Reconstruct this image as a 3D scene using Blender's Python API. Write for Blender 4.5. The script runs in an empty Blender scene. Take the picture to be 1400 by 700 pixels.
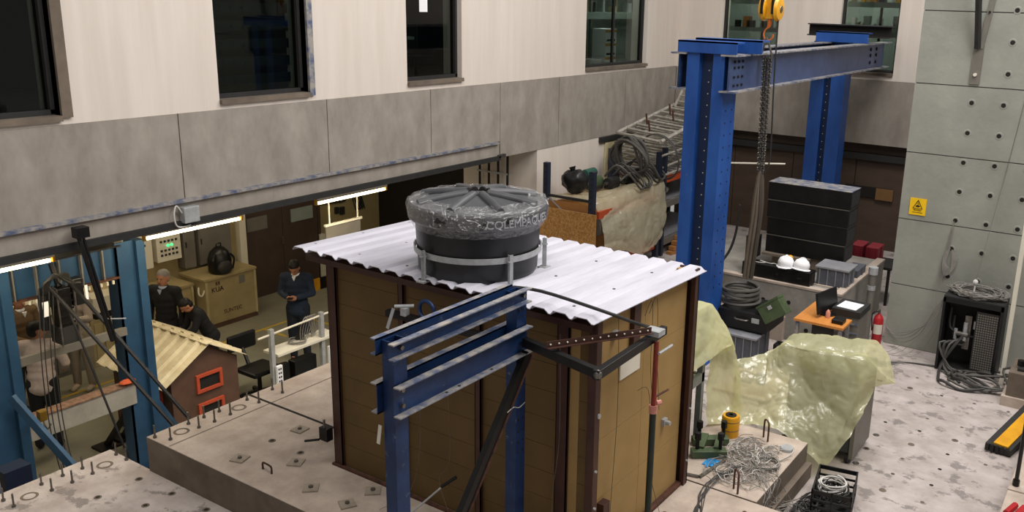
import bpy, bmesh, math, random
from mathutils import Vector, Matrix, noise
random.seed(7)
S = bpy.context.scene
COL = S.collection
PI = math.pi

# ---------------------------------------------------------------- camera, world, lights, exposure
cam_d = bpy.data.cameras.new('camera'); cam = bpy.data.objects.new('camera', cam_d); COL.objects.link(cam)
cam.location = (0, 0, 4.5)
cam.rotation_euler = (1.31213230, -0.028489656, -0.999341440)
cam_d.sensor_width = 36; cam_d.lens = 1226.04 / 1400 * 36
cam_d.shift_x = -0.0708; cam_d.shift_y = -0.0182
cam_d.clip_start = 0.05; cam_d.clip_end = 200
S.camera = cam
W = bpy.data.worlds.new('hall_light'); S.world = W; W.use_nodes = True
W.node_tree.nodes['Background'].inputs[0].default_value = (1.0, 0.965, 0.925, 1)
W.node_tree.nodes['Background'].inputs[1].default_value = 0.34
def area(name, loc, target, sx, sy, power, col=(1, 1, 1), parent=None):
    d = bpy.data.lights.new(name, 'AREA'); d.shape = 'RECTANGLE'; d.size = sx; d.size_y = sy; d.energy = power; d.color = col
    o = bpy.data.objects.new(name, d); COL.objects.link(o); o.location = loc
    o.rotation_euler = (Vector(target) - Vector(loc)).to_track_quat('-Z', 'Y').to_euler()
    if parent: o.parent = parent; o.location = Vector(loc) - parent.location
    return o
area('high_bay_lamp', (7.5, -1.5, 9.5), (7.0, 3.0, 1), 4, 3, 560, (1, 0.97, 0.94))
area('high_bay_lamp', (11.5, 2.5, 9.5), (10.5, 3.5, 0), 4, 3, 520, (1, 0.97, 0.94))
area('high_bay_lamp', (3.5, 3.5, 9.5), (5.0, 5.0, 0), 4, 3, 300, (1, 0.97, 0.94))
S.view_settings.view_transform = 'Standard'; S.view_settings.look = 'None'
S.view_settings.exposure = 0.0; S.view_settings.gamma = 1.0; S.view_settings.use_curve_mapping = False

# ---------------------------------------------------------------- materials
def srgb(h):
    h = h.lstrip('#'); c = [int(h[i:i + 2], 16) / 255 for i in (0, 2, 4)]
    return tuple(x / 12.92 if x <= .04045 else ((x + .055) / 1.055) ** 2.4 for x in c) + (1,)
MC = {}
def mat(name, col, rough=.6, metal=0., var=.15, scale=6., bump=0., stretch=(1, 1, 1), dark=None, spec=.4, thr=(.35, .7), bscale=None, spots=None):
    if name in MC: return MC[name]
    m = bpy.data.materials.new(name); m.use_nodes = True; nt = m.node_tree; N = nt.nodes; L = nt.links
    b = N['Principled BSDF']; c = srgb(col) if isinstance(col, str) else tuple(col) + (1,)
    d = srgb(dark) if dark else tuple(x * (1 - var) for x in c[:3]) + (1,)
    tc = N.new('ShaderNodeTexCoord'); mp = N.new('ShaderNodeMapping'); mp.inputs['Scale'].default_value = stretch
    L.new(tc.outputs['Object'], mp.inputs[0])
    n = N.new('ShaderNodeTexNoise'); n.inputs['Scale'].default_value = scale; n.inputs['Detail'].default_value = 6; n.inputs['Roughness'].default_value = .62
    L.new(mp.outputs[0], n.inputs['Vector'])
    r = N.new('ShaderNodeValToRGB'); r.color_ramp.elements[0].position = thr[0]; r.color_ramp.elements[1].position = thr[1]
    r.color_ramp.elements[0].color = d; r.color_ramp.elements[1].color = c
    L.new(n.outputs[0], r.inputs[0]); out = r.outputs[0]
    if spots:
        sc, th, sc_col, amt = spots
        n2 = N.new('ShaderNodeTexNoise'); n2.inputs['Scale'].default_value = sc; n2.inputs['Detail'].default_value = 8; n2.inputs['Roughness'].default_value = .7
        L.new(mp.outputs[0], n2.inputs['Vector'])
        r2 = N.new('ShaderNodeValToRGB'); r2.color_ramp.elements[0].position = th; r2.color_ramp.elements[1].position = th + .05
        r2.color_ramp.elements[0].color = (0, 0, 0, 1); r2.color_ramp.elements[1].color = (amt, amt, amt, 1)
        L.new(n2.outputs[0], r2.inputs[0])
        mx = N.new('ShaderNodeMix'); mx.data_type = 'RGBA'; L.new(r2.outputs[0], mx.inputs[0]); L.new(out, mx.inputs[6]); mx.inputs[7].default_value = srgb(sc_col)
        out = mx.outputs[2]
    L.new(out, b.inputs['Base Color'])
    b.inputs['Roughness'].default_value = rough; b.inputs['Metallic'].default_value = metal; b.inputs['Specular IOR Level'].default_value = spec
    if bump:
        bn = N.new('ShaderNodeBump'); bn.inputs['Strength'].default_value = bump; bn.inputs['Distance'].default_value = .01
        n3 = N.new('ShaderNodeTexNoise'); n3.inputs['Scale'].default_value = bscale or scale * 5; n3.inputs['Detail'].default_value = 5
        L.new(mp.outputs[0], n3.inputs['Vector']); L.new(n3.outputs[0], bn.inputs['Height']); L.new(bn.outputs[0], b.inputs['Normal'])
    MC[name] = m; return m
def emit(name, col, st):
    if name in MC: return MC[name]
    m = bpy.data.materials.new(name); m.use_nodes = True; nt = m.node_tree; b = nt.nodes['Principled BSDF']
    b.inputs['Base Color'].default_value = srgb(col); b.inputs['Emission Color'].default_value = srgb(col); b.inputs['Emission Strength'].default_value = st
    MC[name] = m; return m
def film(name, col, transp, gloss=.15, rough=.25, bump=.6, bscale=9, thick='#ffffff', bd=.03):
    m = bpy.data.materials.new(name); m.use_nodes = True; nt = m.node_tree; N = nt.nodes; L = nt.links; N.clear()
    o = N.new('ShaderNodeOutputMaterial'); tc = N.new('ShaderNodeTexCoord')
    n = N.new('ShaderNodeTexNoise'); n.inputs['Scale'].default_value = bscale; n.inputs['Detail'].default_value = 4; n.inputs['Distortion'].default_value = 1.2
    L.new(tc.outputs['Object'], n.inputs['Vector'])
    bp = N.new('ShaderNodeBump'); bp.inputs['Strength'].default_value = bump; bp.inputs['Distance'].default_value = bd; L.new(n.outputs[0], bp.inputs['Height'])
    df = N.new('ShaderNodeBsdfDiffuse'); df.inputs[0].default_value = srgb(col); L.new(bp.outputs[0], df.inputs['Normal'])
    tl = N.new('ShaderNodeBsdfTranslucent'); tl.inputs[0].default_value = srgb(col)
    m1 = N.new('ShaderNodeMixShader'); m1.inputs[0].default_value = .45; L.new(df.outputs[0], m1.inputs[1]); L.new(tl.outputs[0], m1.inputs[2])
    gl = N.new('ShaderNodeBsdfGlossy'); gl.inputs['Roughness'].default_value = rough; gl.inputs[0].default_value = (1, 1, 1, 1); L.new(bp.outputs[0], gl.inputs['Normal'])
    m2 = N.new('ShaderNodeMixShader'); m2.inputs[0].default_value = gloss; L.new(m1.outputs[0], m2.inputs[1]); L.new(gl.outputs[0], m2.inputs[2])
    tr = N.new('ShaderNodeBsdfTransparent'); tr.inputs[0].default_value = srgb(thick)
    m3 = N.new('ShaderNodeMixShader'); m3.inputs[0].default_value = transp; L.new(m2.outputs[0], m3.inputs[1]); L.new(tr.outputs[0], m3.inputs[2])
    L.new(m3.outputs[0], o.inputs[0]); MC[name] = m; return m
def glass(name, tint='#b8c0bc', refl=.1):
    m = bpy.data.materials.new(name); m.use_nodes = True; nt = m.node_tree; N = nt.nodes; L = nt.links; N.clear()
    o = N.new('ShaderNodeOutputMaterial'); tr = N.new('ShaderNodeBsdfTransparent'); tr.inputs[0].default_value = srgb(tint)
    gl = N.new('ShaderNodeBsdfGlossy'); gl.inputs['Roughness'].default_value = .02
    fr = N.new('ShaderNodeFresnel'); fr.inputs[0].default_value = 1.45
    mx = N.new('ShaderNodeMixShader'); ge = N.new('ShaderNodeNewGeometry'); mt = N.new('ShaderNodeMath'); mt.operation = 'SUBTRACT'; mt.use_clamp = True; L.new(fr.outputs[0], mt.inputs[0]); L.new(ge.outputs['Backfacing'], mt.inputs[1]); L.new(mt.outputs[0], mx.inputs[0]); L.new(tr.outputs[0], mx.inputs[1]); L.new(gl.outputs[0], mx.inputs[2])
    L.new(mx.outputs[0], o.inputs[0]); MC[name] = m; return m

M_band = mat('fair_faced_concrete', '#9f978d', .85, 0, scale=3.0, bump=.4, stretch=(1.2, 1.2, .6), dark='#867e75', bscale=14, spots=(7, .68, '#746d66', .6))
M_white = mat('white_painted_concrete', '#dad0c6', .8, 0, scale=2.0, bump=.15, stretch=(2.5, 2.5, .2), dark='#d0c5ba', bscale=20)
M_green = mat('grey_green_concrete', '#999a90', .8, 0, scale=1.6, bump=.25, dark='#888980', bscale=18, spots=(9, .72, '#8d9489', .5))
M_floor = mat('worn_strong_floor', '#bcb2ae', .85, 0, scale=3, bump=.4, dark='#9f948e', bscale=30, stretch=(1.3, 1, 1), spots=(3.2, .545, '#77706c', .8))
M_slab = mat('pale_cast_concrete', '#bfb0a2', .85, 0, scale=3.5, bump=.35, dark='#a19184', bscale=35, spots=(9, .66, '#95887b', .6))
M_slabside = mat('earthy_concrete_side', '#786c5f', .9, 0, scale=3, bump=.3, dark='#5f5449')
M_tub = mat('grey_concrete', '#9a968f', .85, 0, scale=4, bump=.3, dark='#827d76')
M_aisle = mat('painted_aisle_floor', '#8e8a79', .5, 0, scale=2, dark='#7d7968')
M_yline = mat('yellow_floor_paint', '#c9a83a', .6)
M_blue = mat('blue_steel_paint', '#1d3a66', .42, .2, scale=5, dark='#11264a', spots=(14, .62, '#6a7584', .55), bump=.05)
M_blue2 = mat('bright_blue_steel_paint', '#2a59a6', .42, .1, scale=3, dark='#1c468c', spots=(9, .64, '#66789a', .5), stretch=(1, 1, .5))
M_rackgrey = mat('rack_grey_paint', '#8c908e', .5, 0, scale=6, dark='#777b79')
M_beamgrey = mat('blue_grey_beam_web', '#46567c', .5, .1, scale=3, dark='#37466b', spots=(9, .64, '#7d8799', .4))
M_scuff = mat('scuffed_pale_flange', '#a39d96', .6, .3, scale=9, dark='#56617c', thr=(.38, .6))
M_galv = mat('galvanized_steel', '#b0b2b4', .45, .2, scale=14, dark='#9b9c9c')
M_alu = mat('pale_scaffold_metal', '#b8b2a8', .5, .15, scale=10, dark='#8f897f')
M_steel = mat('bare_steel', '#8a8680', .4, .8, scale=14, dark='#5f5b56')
M_black = mat('black_steel', '#1d1b1b', .45, .3, scale=8, dark='#111010', spots=(14, .66, '#4a4542', .5))
M_blackpl = mat('black_plastic', '#151516', .4, 0, scale=8, var=.3)
M_rubber = mat('dark_rubber', '#2c2b2a', .6, 0, scale=9, var=.3)
M_hose = mat('grey_hose', '#57544f', .55, 0, scale=9, var=.3)
M_cable = mat('grey_cable', '#8b8680', .6, 0, scale=20, var=.2)
M_dcable = mat('dark_cable', '#3a3836', .6, 0, scale=20, var=.2)
M_wcable = mat('white_cable', '#cfccc6', .6, 0, scale=20, var=.1)
M_rust = mat('rusty_steel', '#6b4433', .8, .2, scale=18, dark='#3c2a24')
M_red = mat('red_paint', '#b3262c', .35, 0, scale=6, var=.2)
M_orange = mat('orange_rack_paint', '#c4532b', .5, 0, scale=6, var=.2)
M_board = mat('shaded_ochre_siding', '#68502b', .7, 0, scale=1.6, bump=.08, dark='#574322', stretch=(1, 1, 1))  # ochre darkened so the front wall's shade sits in the board colour
M_board2 = mat('tan_siding', '#a08251', .7, 0, scale=1.8, bump=.08, dark='#8f7345')
M_post = mat('brown_channel', '#4a2e25', .5, .1, scale=6, dark='#3a231c')
M_roof = mat('white_roof_sheet', '#c6c4ce', .6, 0, scale=4, dark='#b2b0ba', stretch=(.3, 2, 1), spots=(20, .74, '#b5b2b2', .4))
M_osb = mat('osb_board', '#bd9055', .75, 0, scale=30, dark='#9a6c38', stretch=(1, 1, 1), thr=(.4, .6), bump=.2)
M_tank = mat('black_tank_plastic', '#222326', .38, 0, scale=5, dark='#17181a')
M_tlid = mat('grey_tank_lid', '#4c4d50', .45, 0, scale=5, dark='#3f4043')
M_beige = mat('beige_painted_metal', '#b5a67f', .6, 0, scale=3, dark='#a3946e')
M_crate = mat('tan_crate_panel', '#a4946c', .75, 0, scale=3, dark='#93835d')
M_door = mat('brown_door', '#4d3f36', .55, 0, scale=3, dark='#423530')
M_bwall = mat('brown_lower_wall', '#55463a', .6, 0, scale=1.5, dark='#48392f', stretch=(1, 1, 3))
M_dark = mat('dark_recess', '#1c1814', .8, 0, var=.2)
M_awall = mat('aisle_wall_paint', '#a8986f', .8, 0, scale=2, dark='#97875f')
M_gcab = mat('grey_cabinet', '#77736b', .5, .1, scale=3, dark='#6a665f')
M_wood = mat('orange_desk_laminate', '#cf8a45', .45, 0, scale=5, dark='#c07c3a', stretch=(1, 8, 1))
M_offw = mat('off_white_laminate', '#d8d2c2', .5, 0, var=.06)
M_wpaper = mat('white_paper', '#eeeef0', .7, 0, var=.03)
M_khaki = mat('army_green', '#4c5b3e', .5, 0, scale=6, dark='#3c4931')
M_yel = mat('yellow_paint', '#e0a51e', .4, 0, scale=6, dark='#c98c17')
M_sign = mat('sign_yellow', '#f2c318', .4, 0, var=.05)
M_gbin = mat('grey_plastic_bin', '#5b5e66', .5, 0, scale=6, dark='#4b4e57')
M_glid = mat('grey_bin_lid', '#8a8a8e', .5, 0, scale=6, dark='#77777b')
M_redbin = mat('red_plastic_bin', '#8e2b36', .45, 0, var=.2)
M_bluebit = mat('blue_rag', '#2b8fd0', .7, 0, var=.3, scale=14)
M_tanroof = mat('cream_roof_sheet', '#dccfae', .6, 0, scale=5, dark='#c5b692', stretch=(2, .5, 1))
M_house = mat('brown_render', '#5c4234', .75, 0, scale=4, dark='#4e372b')
M_rframe = mat('red_window_frame', '#b34a30', .5, 0, scale=6, var=.15)
M_screw = mat('dull_bolt', '#6d6862', .5, .6, var=.2)
M_roomd = mat('room_dark', '#3a3d3c', .8, 0, var=.2)
M_roomg = mat('room_grey_green', '#8a948e', .7, 0, var=.1)
M_tube = emit('lit_tube', '#fff3c8', 9)
M_led = emit('green_indicator', '#38e07a', 2.5)
M_fluo = emit('laser_green_sheet', '#b9f58a', .3)
M_glass = glass('window_glass')
M_film = film('yellow_plastic_film', '#e8e5b8', .22, .10, .22, .45, 5, '#ecebc6')
M_film3 = film('thin_yellow_film', '#e8e5b8', .36, .10, .22, .45, 5, '#eeedca')
M_film2 = film('cream_plastic_film', '#ebe3c2', .22, .12, .22, .9, 6, '#efe6c8')
M_wrap = film('clear_stretch_wrap', '#f2f2f5', .80, .8, .14, 1.0, 17, '#fafafa', .06)

# ---------------------------------------------------------------- mesh builder (world coordinates)
class MB:
    def __init__(s): s.v = []; s.f = []; s.mi = []; s.k = 0
    def add(s, vs, fs):
        o = len(s.v); s.v += [tuple(v) for v in vs]; s.f += [tuple(i + o for i in f) for f in fs]; s.mi += [s.k] * len(fs); return s
    def box(s, x0, y0, z0, x1, y1, z1, rz=0, c=None):
        vs = [Vector((x, y, z)) for z in (z0, z1) for x, y in ((x0, y0), (x1, y0), (x1, y1), (x0, y1))]
        if rz:
            cc = Vector(c) if c else Vector(((x0 + x1) / 2, (y0 + y1) / 2, 0)); R = Matrix.Rotation(rz, 3, 'Z')
            vs = [R @ (v - cc) + cc for v in vs]
        return s.add(vs, [(0, 3, 2, 1), (4, 5, 6, 7), (0, 1, 5, 4), (1, 2, 6, 5), (2, 3, 7, 6), (3, 0, 4, 7)])
    def obox(s, p0, p1, w, h, up=(0, 0, 1)):      # bar of section w (side) x h (up) from p0 to p1
        return s.prism([(-w / 2, -h / 2), (w / 2, -h / 2), (w / 2, h / 2), (-w / 2, h / 2)], p0, p1, up)
    def prism(s, prof, p0, p1, up=(0, 0, 1)):
        p0, p1 = Vector(p0), Vector(p1); d = (p1 - p0).normalized(); u = Vector(up); sd = d.cross(u).normalized(); u = sd.cross(d).normalized()
        n = len(prof); vs = [p + sd * a + u * b for p in (p0, p1) for a, b in prof]
        fs = [(i, (i + 1) % n, n + (i + 1) % n, n + i) for i in range(n)]
        return s.add(vs, fs + [tuple(range(n))[::-1], tuple(range(n, 2 * n))])
    def cyl(s, p0, p1, r0, r1=None, n=12, cap=True):
        r1 = r0 if r1 is None else r1; p0, p1 = Vector(p0), Vector(p1); d = (p1 - p0).normalized()
        a = d.orthogonal().normalized(); b = d.cross(a)
        vs = [p + (a * math.cos(2 * PI * i / n) + b * math.sin(2 * PI * i / n)) * r for p, r in ((p0, r0), (p1, r1)) for i in range(n)]
        fs = [(i, (i + 1) % n, n + (i + 1) % n, n + i) for i in range(n)]
        if cap: fs += [tuple(range(n))[::-1], tuple(range(n, 2 * n))]
        return s.add(vs, fs)
    def tube(s, pts, r, n=6, smooth=True, sub=4):
        P = [Vector(p) for p in pts]
        if smooth and len(P) > 2: P = spline(P, sub)
        ref = None; vs = []
        for i, p in enumerate(P):
            d = (P[min(i + 1, len(P) - 1)] - P[max(i - 1, 0)])
            if d.length < 1e-9: d = Vector((0, 0, 1))
            d.normalize()
            a = d.orthogonal() if ref is None else ref - d * ref.dot(d)
            if a.length < 1e-6: a = d.orthogonal()
            a.normalize(); ref = a; b = d.cross(a)
            rr = r[min(i, len(r) - 1)] if isinstance(r, (list, tuple)) else r
            vs += [p + (a * math.cos(2 * PI * j / n) + b * math.sin(2 * PI * j / n)) * rr for j in range(n)]
        m = len(P); fs = [(i * n + j, i * n + (j + 1) % n, (i + 1) * n + (j + 1) % n, (i + 1) * n + j) for i in range(m - 1) for j in range(n)]
        return s.add(vs, fs + [tuple(range(n))[::-1], tuple(range((m - 1) * n, m * n))])
    def lathe(s, c, prof, n=32, a0=0, a1=2 * PI, rot=None):
        c = Vector(c); full = abs(a1 - a0 - 2 * PI) < 1e-6; k = n if full else n + 1; vs = []
        for r, z in prof:
            for i in range(k):
                a = a0 + (a1 - a0) * i / n; v = Vector((r * math.cos(a), r * math.sin(a), z))
                vs.append(c + (rot @ v if rot else v))
        fs = [(j * k + i, j * k + (i + 1) % k, (j + 1) * k + (i + 1) % k, (j + 1) * k + i) for j in range(len(prof) - 1) for i in range(k if full else k - 1)]
        return s.add(vs, fs)
    def ell(s, c, r, n=12, m=8, rot=None):
        c = Vector(c); r = Vector(r) if not isinstance(r, (int, float)) else Vector((r, r, r)); vs = []
        for j in range(m + 1):
            t = PI * j / m
            for i in range(n):
                a = 2 * PI * i / n; v = Vector((r.x * math.sin(t) * math.cos(a), r.y * math.sin(t) * math.sin(a), -r.z * math.cos(t)))
                vs.append(c + (rot @ v if rot else v))
        return s.add(vs, [(j * n + i, j * n + (i + 1) % n, (j + 1) * n + (i + 1) % n, (j + 1) * n + i) for j in range(m) for i in range(n)])
    def cap(s, p0, p1, r0, r1, n=12):             # tapered capsule
        s.ell(p0, r0, n, 6); s.ell(p1, r1, n, 6); return s.cyl(p0, p1, r0, r1, n)
    def grid(s, rows):                            # rows of points -> surface
        n = len(rows[0]); vs = [p for r in rows for p in r]
        return s.add(vs, [(j * n + i, j * n + i + 1, (j + 1) * n + i + 1, (j + 1) * n + i) for j in range(len(rows) - 1) for i in range(n - 1)])
def spline(P, sub=4):
    out = []; n = len(P)
    for i in range(n - 1):
        a, b, c, d = P[max(i - 1, 0)], P[i], P[i + 1], P[min(i + 2, n - 1)]
        for k in range(sub):
            t = k / sub; out.append(.5 * ((2 * b) + (c - a) * t + (2 * a - 5 * b + 4 * c - d) * t * t + (3 * b - a - 3 * c + d) * t ** 3))
    return out + [P[-1]]
def wloc(o):
    v = Vector((0, 0, 0))
    while o: v += o.location; o = o.parent
    return v
def obj(name, mb, m, parent=None, smooth=False, bevel=0, solid=0, props=None, at=None):
    off = wloc(parent) if parent else Vector((0, 0, 0))
    if at is not None: off = off + (Vector(at) - off if parent is None else Vector((0, 0, 0)))
    me = bpy.data.meshes.new(name); me.from_pydata([tuple(Vector(v) - off) for v in mb.v], [], mb.f)
    for x in (m if isinstance(m, (list, tuple)) else [m]): me.materials.append(x)
    me.polygons.foreach_set('material_index', mb.mi)
    bm = bmesh.new(); bm.from_mesh(me); bmesh.ops.recalc_face_normals(bm, faces=bm.faces) if not solid and smooth != 'raw' else None; bm.to_mesh(me); bm.free()
    if smooth: me.polygons.foreach_set('use_smooth', [True] * len(me.polygons))
    o = bpy.data.objects.new(name, me); COL.objects.link(o)
    if parent: o.parent = parent
    else: o.location = off
    if bevel:
        b = o.modifiers.new('bevel', 'BEVEL'); b.width = bevel; b.segments = 2; b.limit_method = 'ANGLE'
    if solid:
        b = o.modifiers.new('solid', 'SOLIDIFY'); b.thickness = solid
    if smooth and smooth != 'raw':
        try: me.set_sharp_from_angle(angle=math.radians(45))
        except Exception: pass
    for k, v in (props or {}).items(): o[k] = v
    return o
def tag(o, label, cat, group=None, kind=None):
    o['label'] = label; o['category'] = cat
    if group: o['group'] = group
    if kind: o['kind'] = kind
    return o
def thing(name, label, cat, loc, group=None):
    o = bpy.data.objects.new(name, None); COL.objects.link(o); o.location = loc; o.empty_display_size = .1
    return tag(o, label, cat, group)
def struct(name, mb, m, parent=None, **k):
    o = obj(name, mb, m, parent, **k)
    if not parent: o['kind'] = 'structure'
    return o
def dup(root, loc, rz=None, label=None):
    r = root.copy(); COL.objects.link(r); r.location = loc
    if rz is not None: r.rotation_euler = (0, 0, rz)
    if label: r['label'] = label
    for ch in list(root.children):
        c = ch.copy(); COL.objects.link(c); c.parent = r
        for g in ch.children:
            d = g.copy(); COL.objects.link(d); d.parent = c
    return r
def B(*a, **k): return MB().box(*a, **k)
def text(body, size, m, parent, loc, xdir, ydir, depth=.002, name='lettering', bend=None):
    cu = bpy.data.curves.new(name, 'FONT'); cu.body = body; cu.size = size; cu.extrude = depth; cu.align_x = 'CENTER'; cu.align_y = 'CENTER'
    t = bpy.data.objects.new(name, cu); COL.objects.link(t); bpy.context.view_layer.update()
    me = bpy.data.meshes.new_from_object(t.evaluated_get(bpy.context.evaluated_depsgraph_get())); bpy.data.objects.remove(t)
    off = wloc(parent) if parent else Vector()
    X, Y = Vector(xdir).normalized(), Vector(ydir).normalized(); Z = X.cross(Y)
    for v in me.vertices:
        p = v.co.copy()
        v.co = (bend(p) if bend else Vector(loc) + X * p.x + Y * p.y + Z * p.z) - off
    me.materials.clear(); me.materials.append(m)
    o = bpy.data.objects.new(name, me); COL.objects.link(o); o.parent = parent; return o
def noisy(rows, amp, sc, seed=0):
    out = []
    for r in rows:
        rr = []
        for p in r:
            q = Vector(p) * sc + Vector((seed, seed * 2, 0)); rr.append(Vector(p) + noise.noise_vector(q) * amp + noise.noise_vector(q * 2.7) * amp * .45)
        out.append(rr)
    return out
def lin(P, sub):
    out = []
    for a, b in zip(P[:-1], P[1:]): out += [a.lerp(b, k / sub) for k in range(sub)]
    return out + [P[-1]]
def mixs(P, sub, w=.55): return [a.lerp(b, w) for a, b in zip(spline(P, sub), lin(P, sub))]
def drape(ctrl, su=8, sv=8, amp=.03, sc=4, seed=0, w=.55):      # ctrl = rows of control points; creases from ridged noise
    su *= 2; sv *= 2
    rows = [mixs([Vector(p) for p in r], su, w) for r in ctrl]
    cols = [mixs([r[i] for r in rows], sv, w) for i in range(len(rows[0]))]
    g = [[cols[i][j] for i in range(len(cols))] for j in range(len(cols[0]))]
    n, m = len(g), len(g[0]); out = []
    for j in range(n):
        r = []
        for i in range(m):
            p = g[j][i]; du = g[j][min(i + 1, m - 1)] - g[j][max(i - 1, 0)]; dv = g[min(j + 1, n - 1)][i] - g[max(j - 1, 0)][i]
            nn = du.cross(dv); nn = nn.normalized() if nn.length > 1e-9 else Vector((0, 0, 1))
            h = 0
            for k, (f, a, st) in enumerate(((1.0, 1.0, (1, .45, .45)), (1.9, .55, (.4, 1, .6)), (3.7, .28, (1, 1, .5)), (7, .13, (1, 1, 1)))):
                q = Vector((p.x * st[0], p.y * st[1], p.z * st[2])) * sc * f * .55 + Vector((seed * 3.1 + k, seed, k * 7)); h += a * ((1 - abs(noise.noise(q)) * 2.2) ** 2 if noise.noise(q) > -9 else 0)
            r.append(p + nn * amp * 1.1 * (h - .8))
        out.append(r)
    return out
# ================================================================ STRUCTURE
YW, XB, XG, ZA = 8.6, 16.98, 12.2, -1.26
G = 0.379
# strong floor with its grid of anchor holes
fl = struct('floor', MB().box(-2, -6, -.5, 4.36, 8.32, 0).box(4.36, -6, -.5, 17.3, 7.62, 0).box(9.2, 7.62, -.5, 17.3, 8.6, 0), M_floor)
M_hole = mat('dusty_hole', '#57504a', .9)
def hole_mb(x, y, z, r=.019):
    return MB().lathe((x, y, z), [(r * 1.9, .0005), (r * 1.75, .004), (r * 1.15, .004), (r, .0015)], 10), MB().lathe((x, y, z), [(r * 1.05, .0025), (.001, .0025)], 10)
hr = hd = None
for i in range(0, 12):
    for j in range(0, 5):
        x, y = 7.40 + i * G, .92 + j * .3715
        if x > 11.3 and y > 1.2 or y > 2.1 and x < 9.6 or x > 11.4: continue
        if random.random() < .25: continue
        r_, d_ = hole_mb(x, y, 0)
        a = obj('anchor_hole', d_, random.choice([M_dark, M_slabside, M_slabside, M_hole]), fl)
        if random.random() < .4: obj('anchor_ring', r_, M_steel if random.random() < .3 else M_slabside, fl)
for x, y in ((4.195, 7.559), (4.219, 7.079), (3.968, 7.09), (4.234, 6.592), (3.8, 7.56), (3.6, 7.09), (3.85, 6.6)):
    r_, d_ = hole_mb(x, y, 0); obj('anchor_hole', d_, M_dark, fl); obj('anchor_ring', r_, M_slabside, fl)
# aisle floor, a storey lower
fa = struct('floor', MB().box(-2, 8.32, ZA - .2, 4.36, 15.5, ZA).box(4.36, 7.62, ZA - .2, 18, 15.5, ZA), M_aisle)
struct('trim_1', MB().box(-2, 8.27, ZA, 4.36, 8.32, -.5).box(4.36, 7.57, ZA, 9.2, 7.62, -.5), M_slabside)
for k, (x0, y0, x1, y1) in enumerate([(4, 12.62, 10.4, 12.68), (3, 11.66, 7.2, 11.72), (10.34, 11.9, 10.4, 12.62), (9.5, 12.05, 9.56, 12.62), (11.0, 12.6, 12.6, 12.66)]):
    obj('floor_line', B(x0, y0, ZA, x1, y1, ZA + .002), M_yline, fa)
# left wall: concrete band in cast panels, lip and step below it
wl = struct('wall_left', B(-2, YW + .05, 2.33, 17.0, YW + .4, 3.24), M_band)
xs = [-2, 1.5, 5.6, 7.6, 9.469, 11.048, 12.661, 14.9, 16.98]
for a, b in zip(xs[:-1], xs[1:]):
    obj('panel', B(a + .006, YW, 2.33 if a < 11 else 2.07, b - .006, YW + .06, 3.235), M_band, wl)
obj('lower_beam', B(-2, YW - .02, 2.11, 11.0, YW + .4, 2.31), M_band, wl)
obj('lip', B(-2, YW - .07, 2.305, 10.95, YW + .06, 2.335), M_scuff, wl)
obj('bolt_plate', B(10.95, YW - .06, 2.08, 11.12, YW + .1, 2.13), M_steel, wl)
struct('trim_2', MB().obox((-2, YW + .02, 2.075), (11.0, YW + .02, 2.075), .16, .07).obox((-2, YW + .16, 2.02), (10.2, YW + .16, 2.02), .05, .05), M_rubber)
# white wall with windows above the band, left side
def wall_x(name, y, x0, x1, z0, z1, op, t=.35):     # wall in the xz plane with openings (x0,x1,z0,z1)
    m = MB(); cur = x0
    for a, b, c, d in sorted(op):
        m.box(cur, y, z0, a, y + t, z1)
        if c > z0: m.box(a, y, z0, b, y + t, c)
        m.box(a, y, d, b, y + t, z1); cur = b
    m.box(cur, y, z0, x1, y + t, z1); return m
WO = [(2.6, 4.42, 3.28, 5.3), (6.12, 7.34, 3.3, 5.3), (9.03, 10.16, 3.32, 5.3), (13.48, 15.68, 3.3, 5.3)]
wu = struct('wall_left_upper', wall_x('w', YW + .015, -2, 17.0, 3.235, 5.6, WO), M_white)
# back wall: band, white wall, brown lower wall
def yb_wall(x, y0, y1, z0, z1, op, t=.35):
    m = MB(); cur = y0
    for a, b, c, d in sorted(op):
        m.box(x, cur, z0, x + t, a, z1)
        if c > z0: m.box(x, a, z0, x + t, b, c)
        m.box(x, a, d, x + t, b, z1); cur = b
    m.box(x, cur, z0, x + t, y1, z1); return m
WB = [(6.46, 7.64, 3.32, 5.3), (4.2, 5.26, 3.32, 5.3)]
struct('wall_back_upper', yb_wall(XB + .015, 1.0, 8.96, 3.225, 5.6, WB), M_white)
wb = struct('wall_back', B(XB + .05, 1.0, 2.04, XB + .4, 8.96, 3.225), M_band)
for a, b in ((1.0, 3.4), (3.4, 5.6), (5.6, 7.4), (7.4, 8.6)):
    obj('panel', B(XB, a + .006, 2.04, XB + .06, b - .006, 3.222), M_band, wb)
lw = struct('wall_back_lower', B(XB + .25, 1.0, -.1, XB + .4, 8.6, 2.04), M_bwall)
for k in range(6):
    obj('panel', B(XB + .21, 1.0 + k * 1.25, 0, XB + .25, 2.238 + k * 1.25, 1.8), M_bwall, lw)
obj('rail', B(XB + .1, 1, 1.72, XB + .25, 8.6, 1.84), M_rubber, lw)
obj('opening', B(XB + .16, 4.0, 1.0, XB + .22, 4.9, 1.2), M_dark, lw)
obj('board_patch', B(XB + .14, 3.98, .98, XB + .18, 4.3, 1.2), mat('old_board', '#7d5c36', .8), lw)
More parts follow.
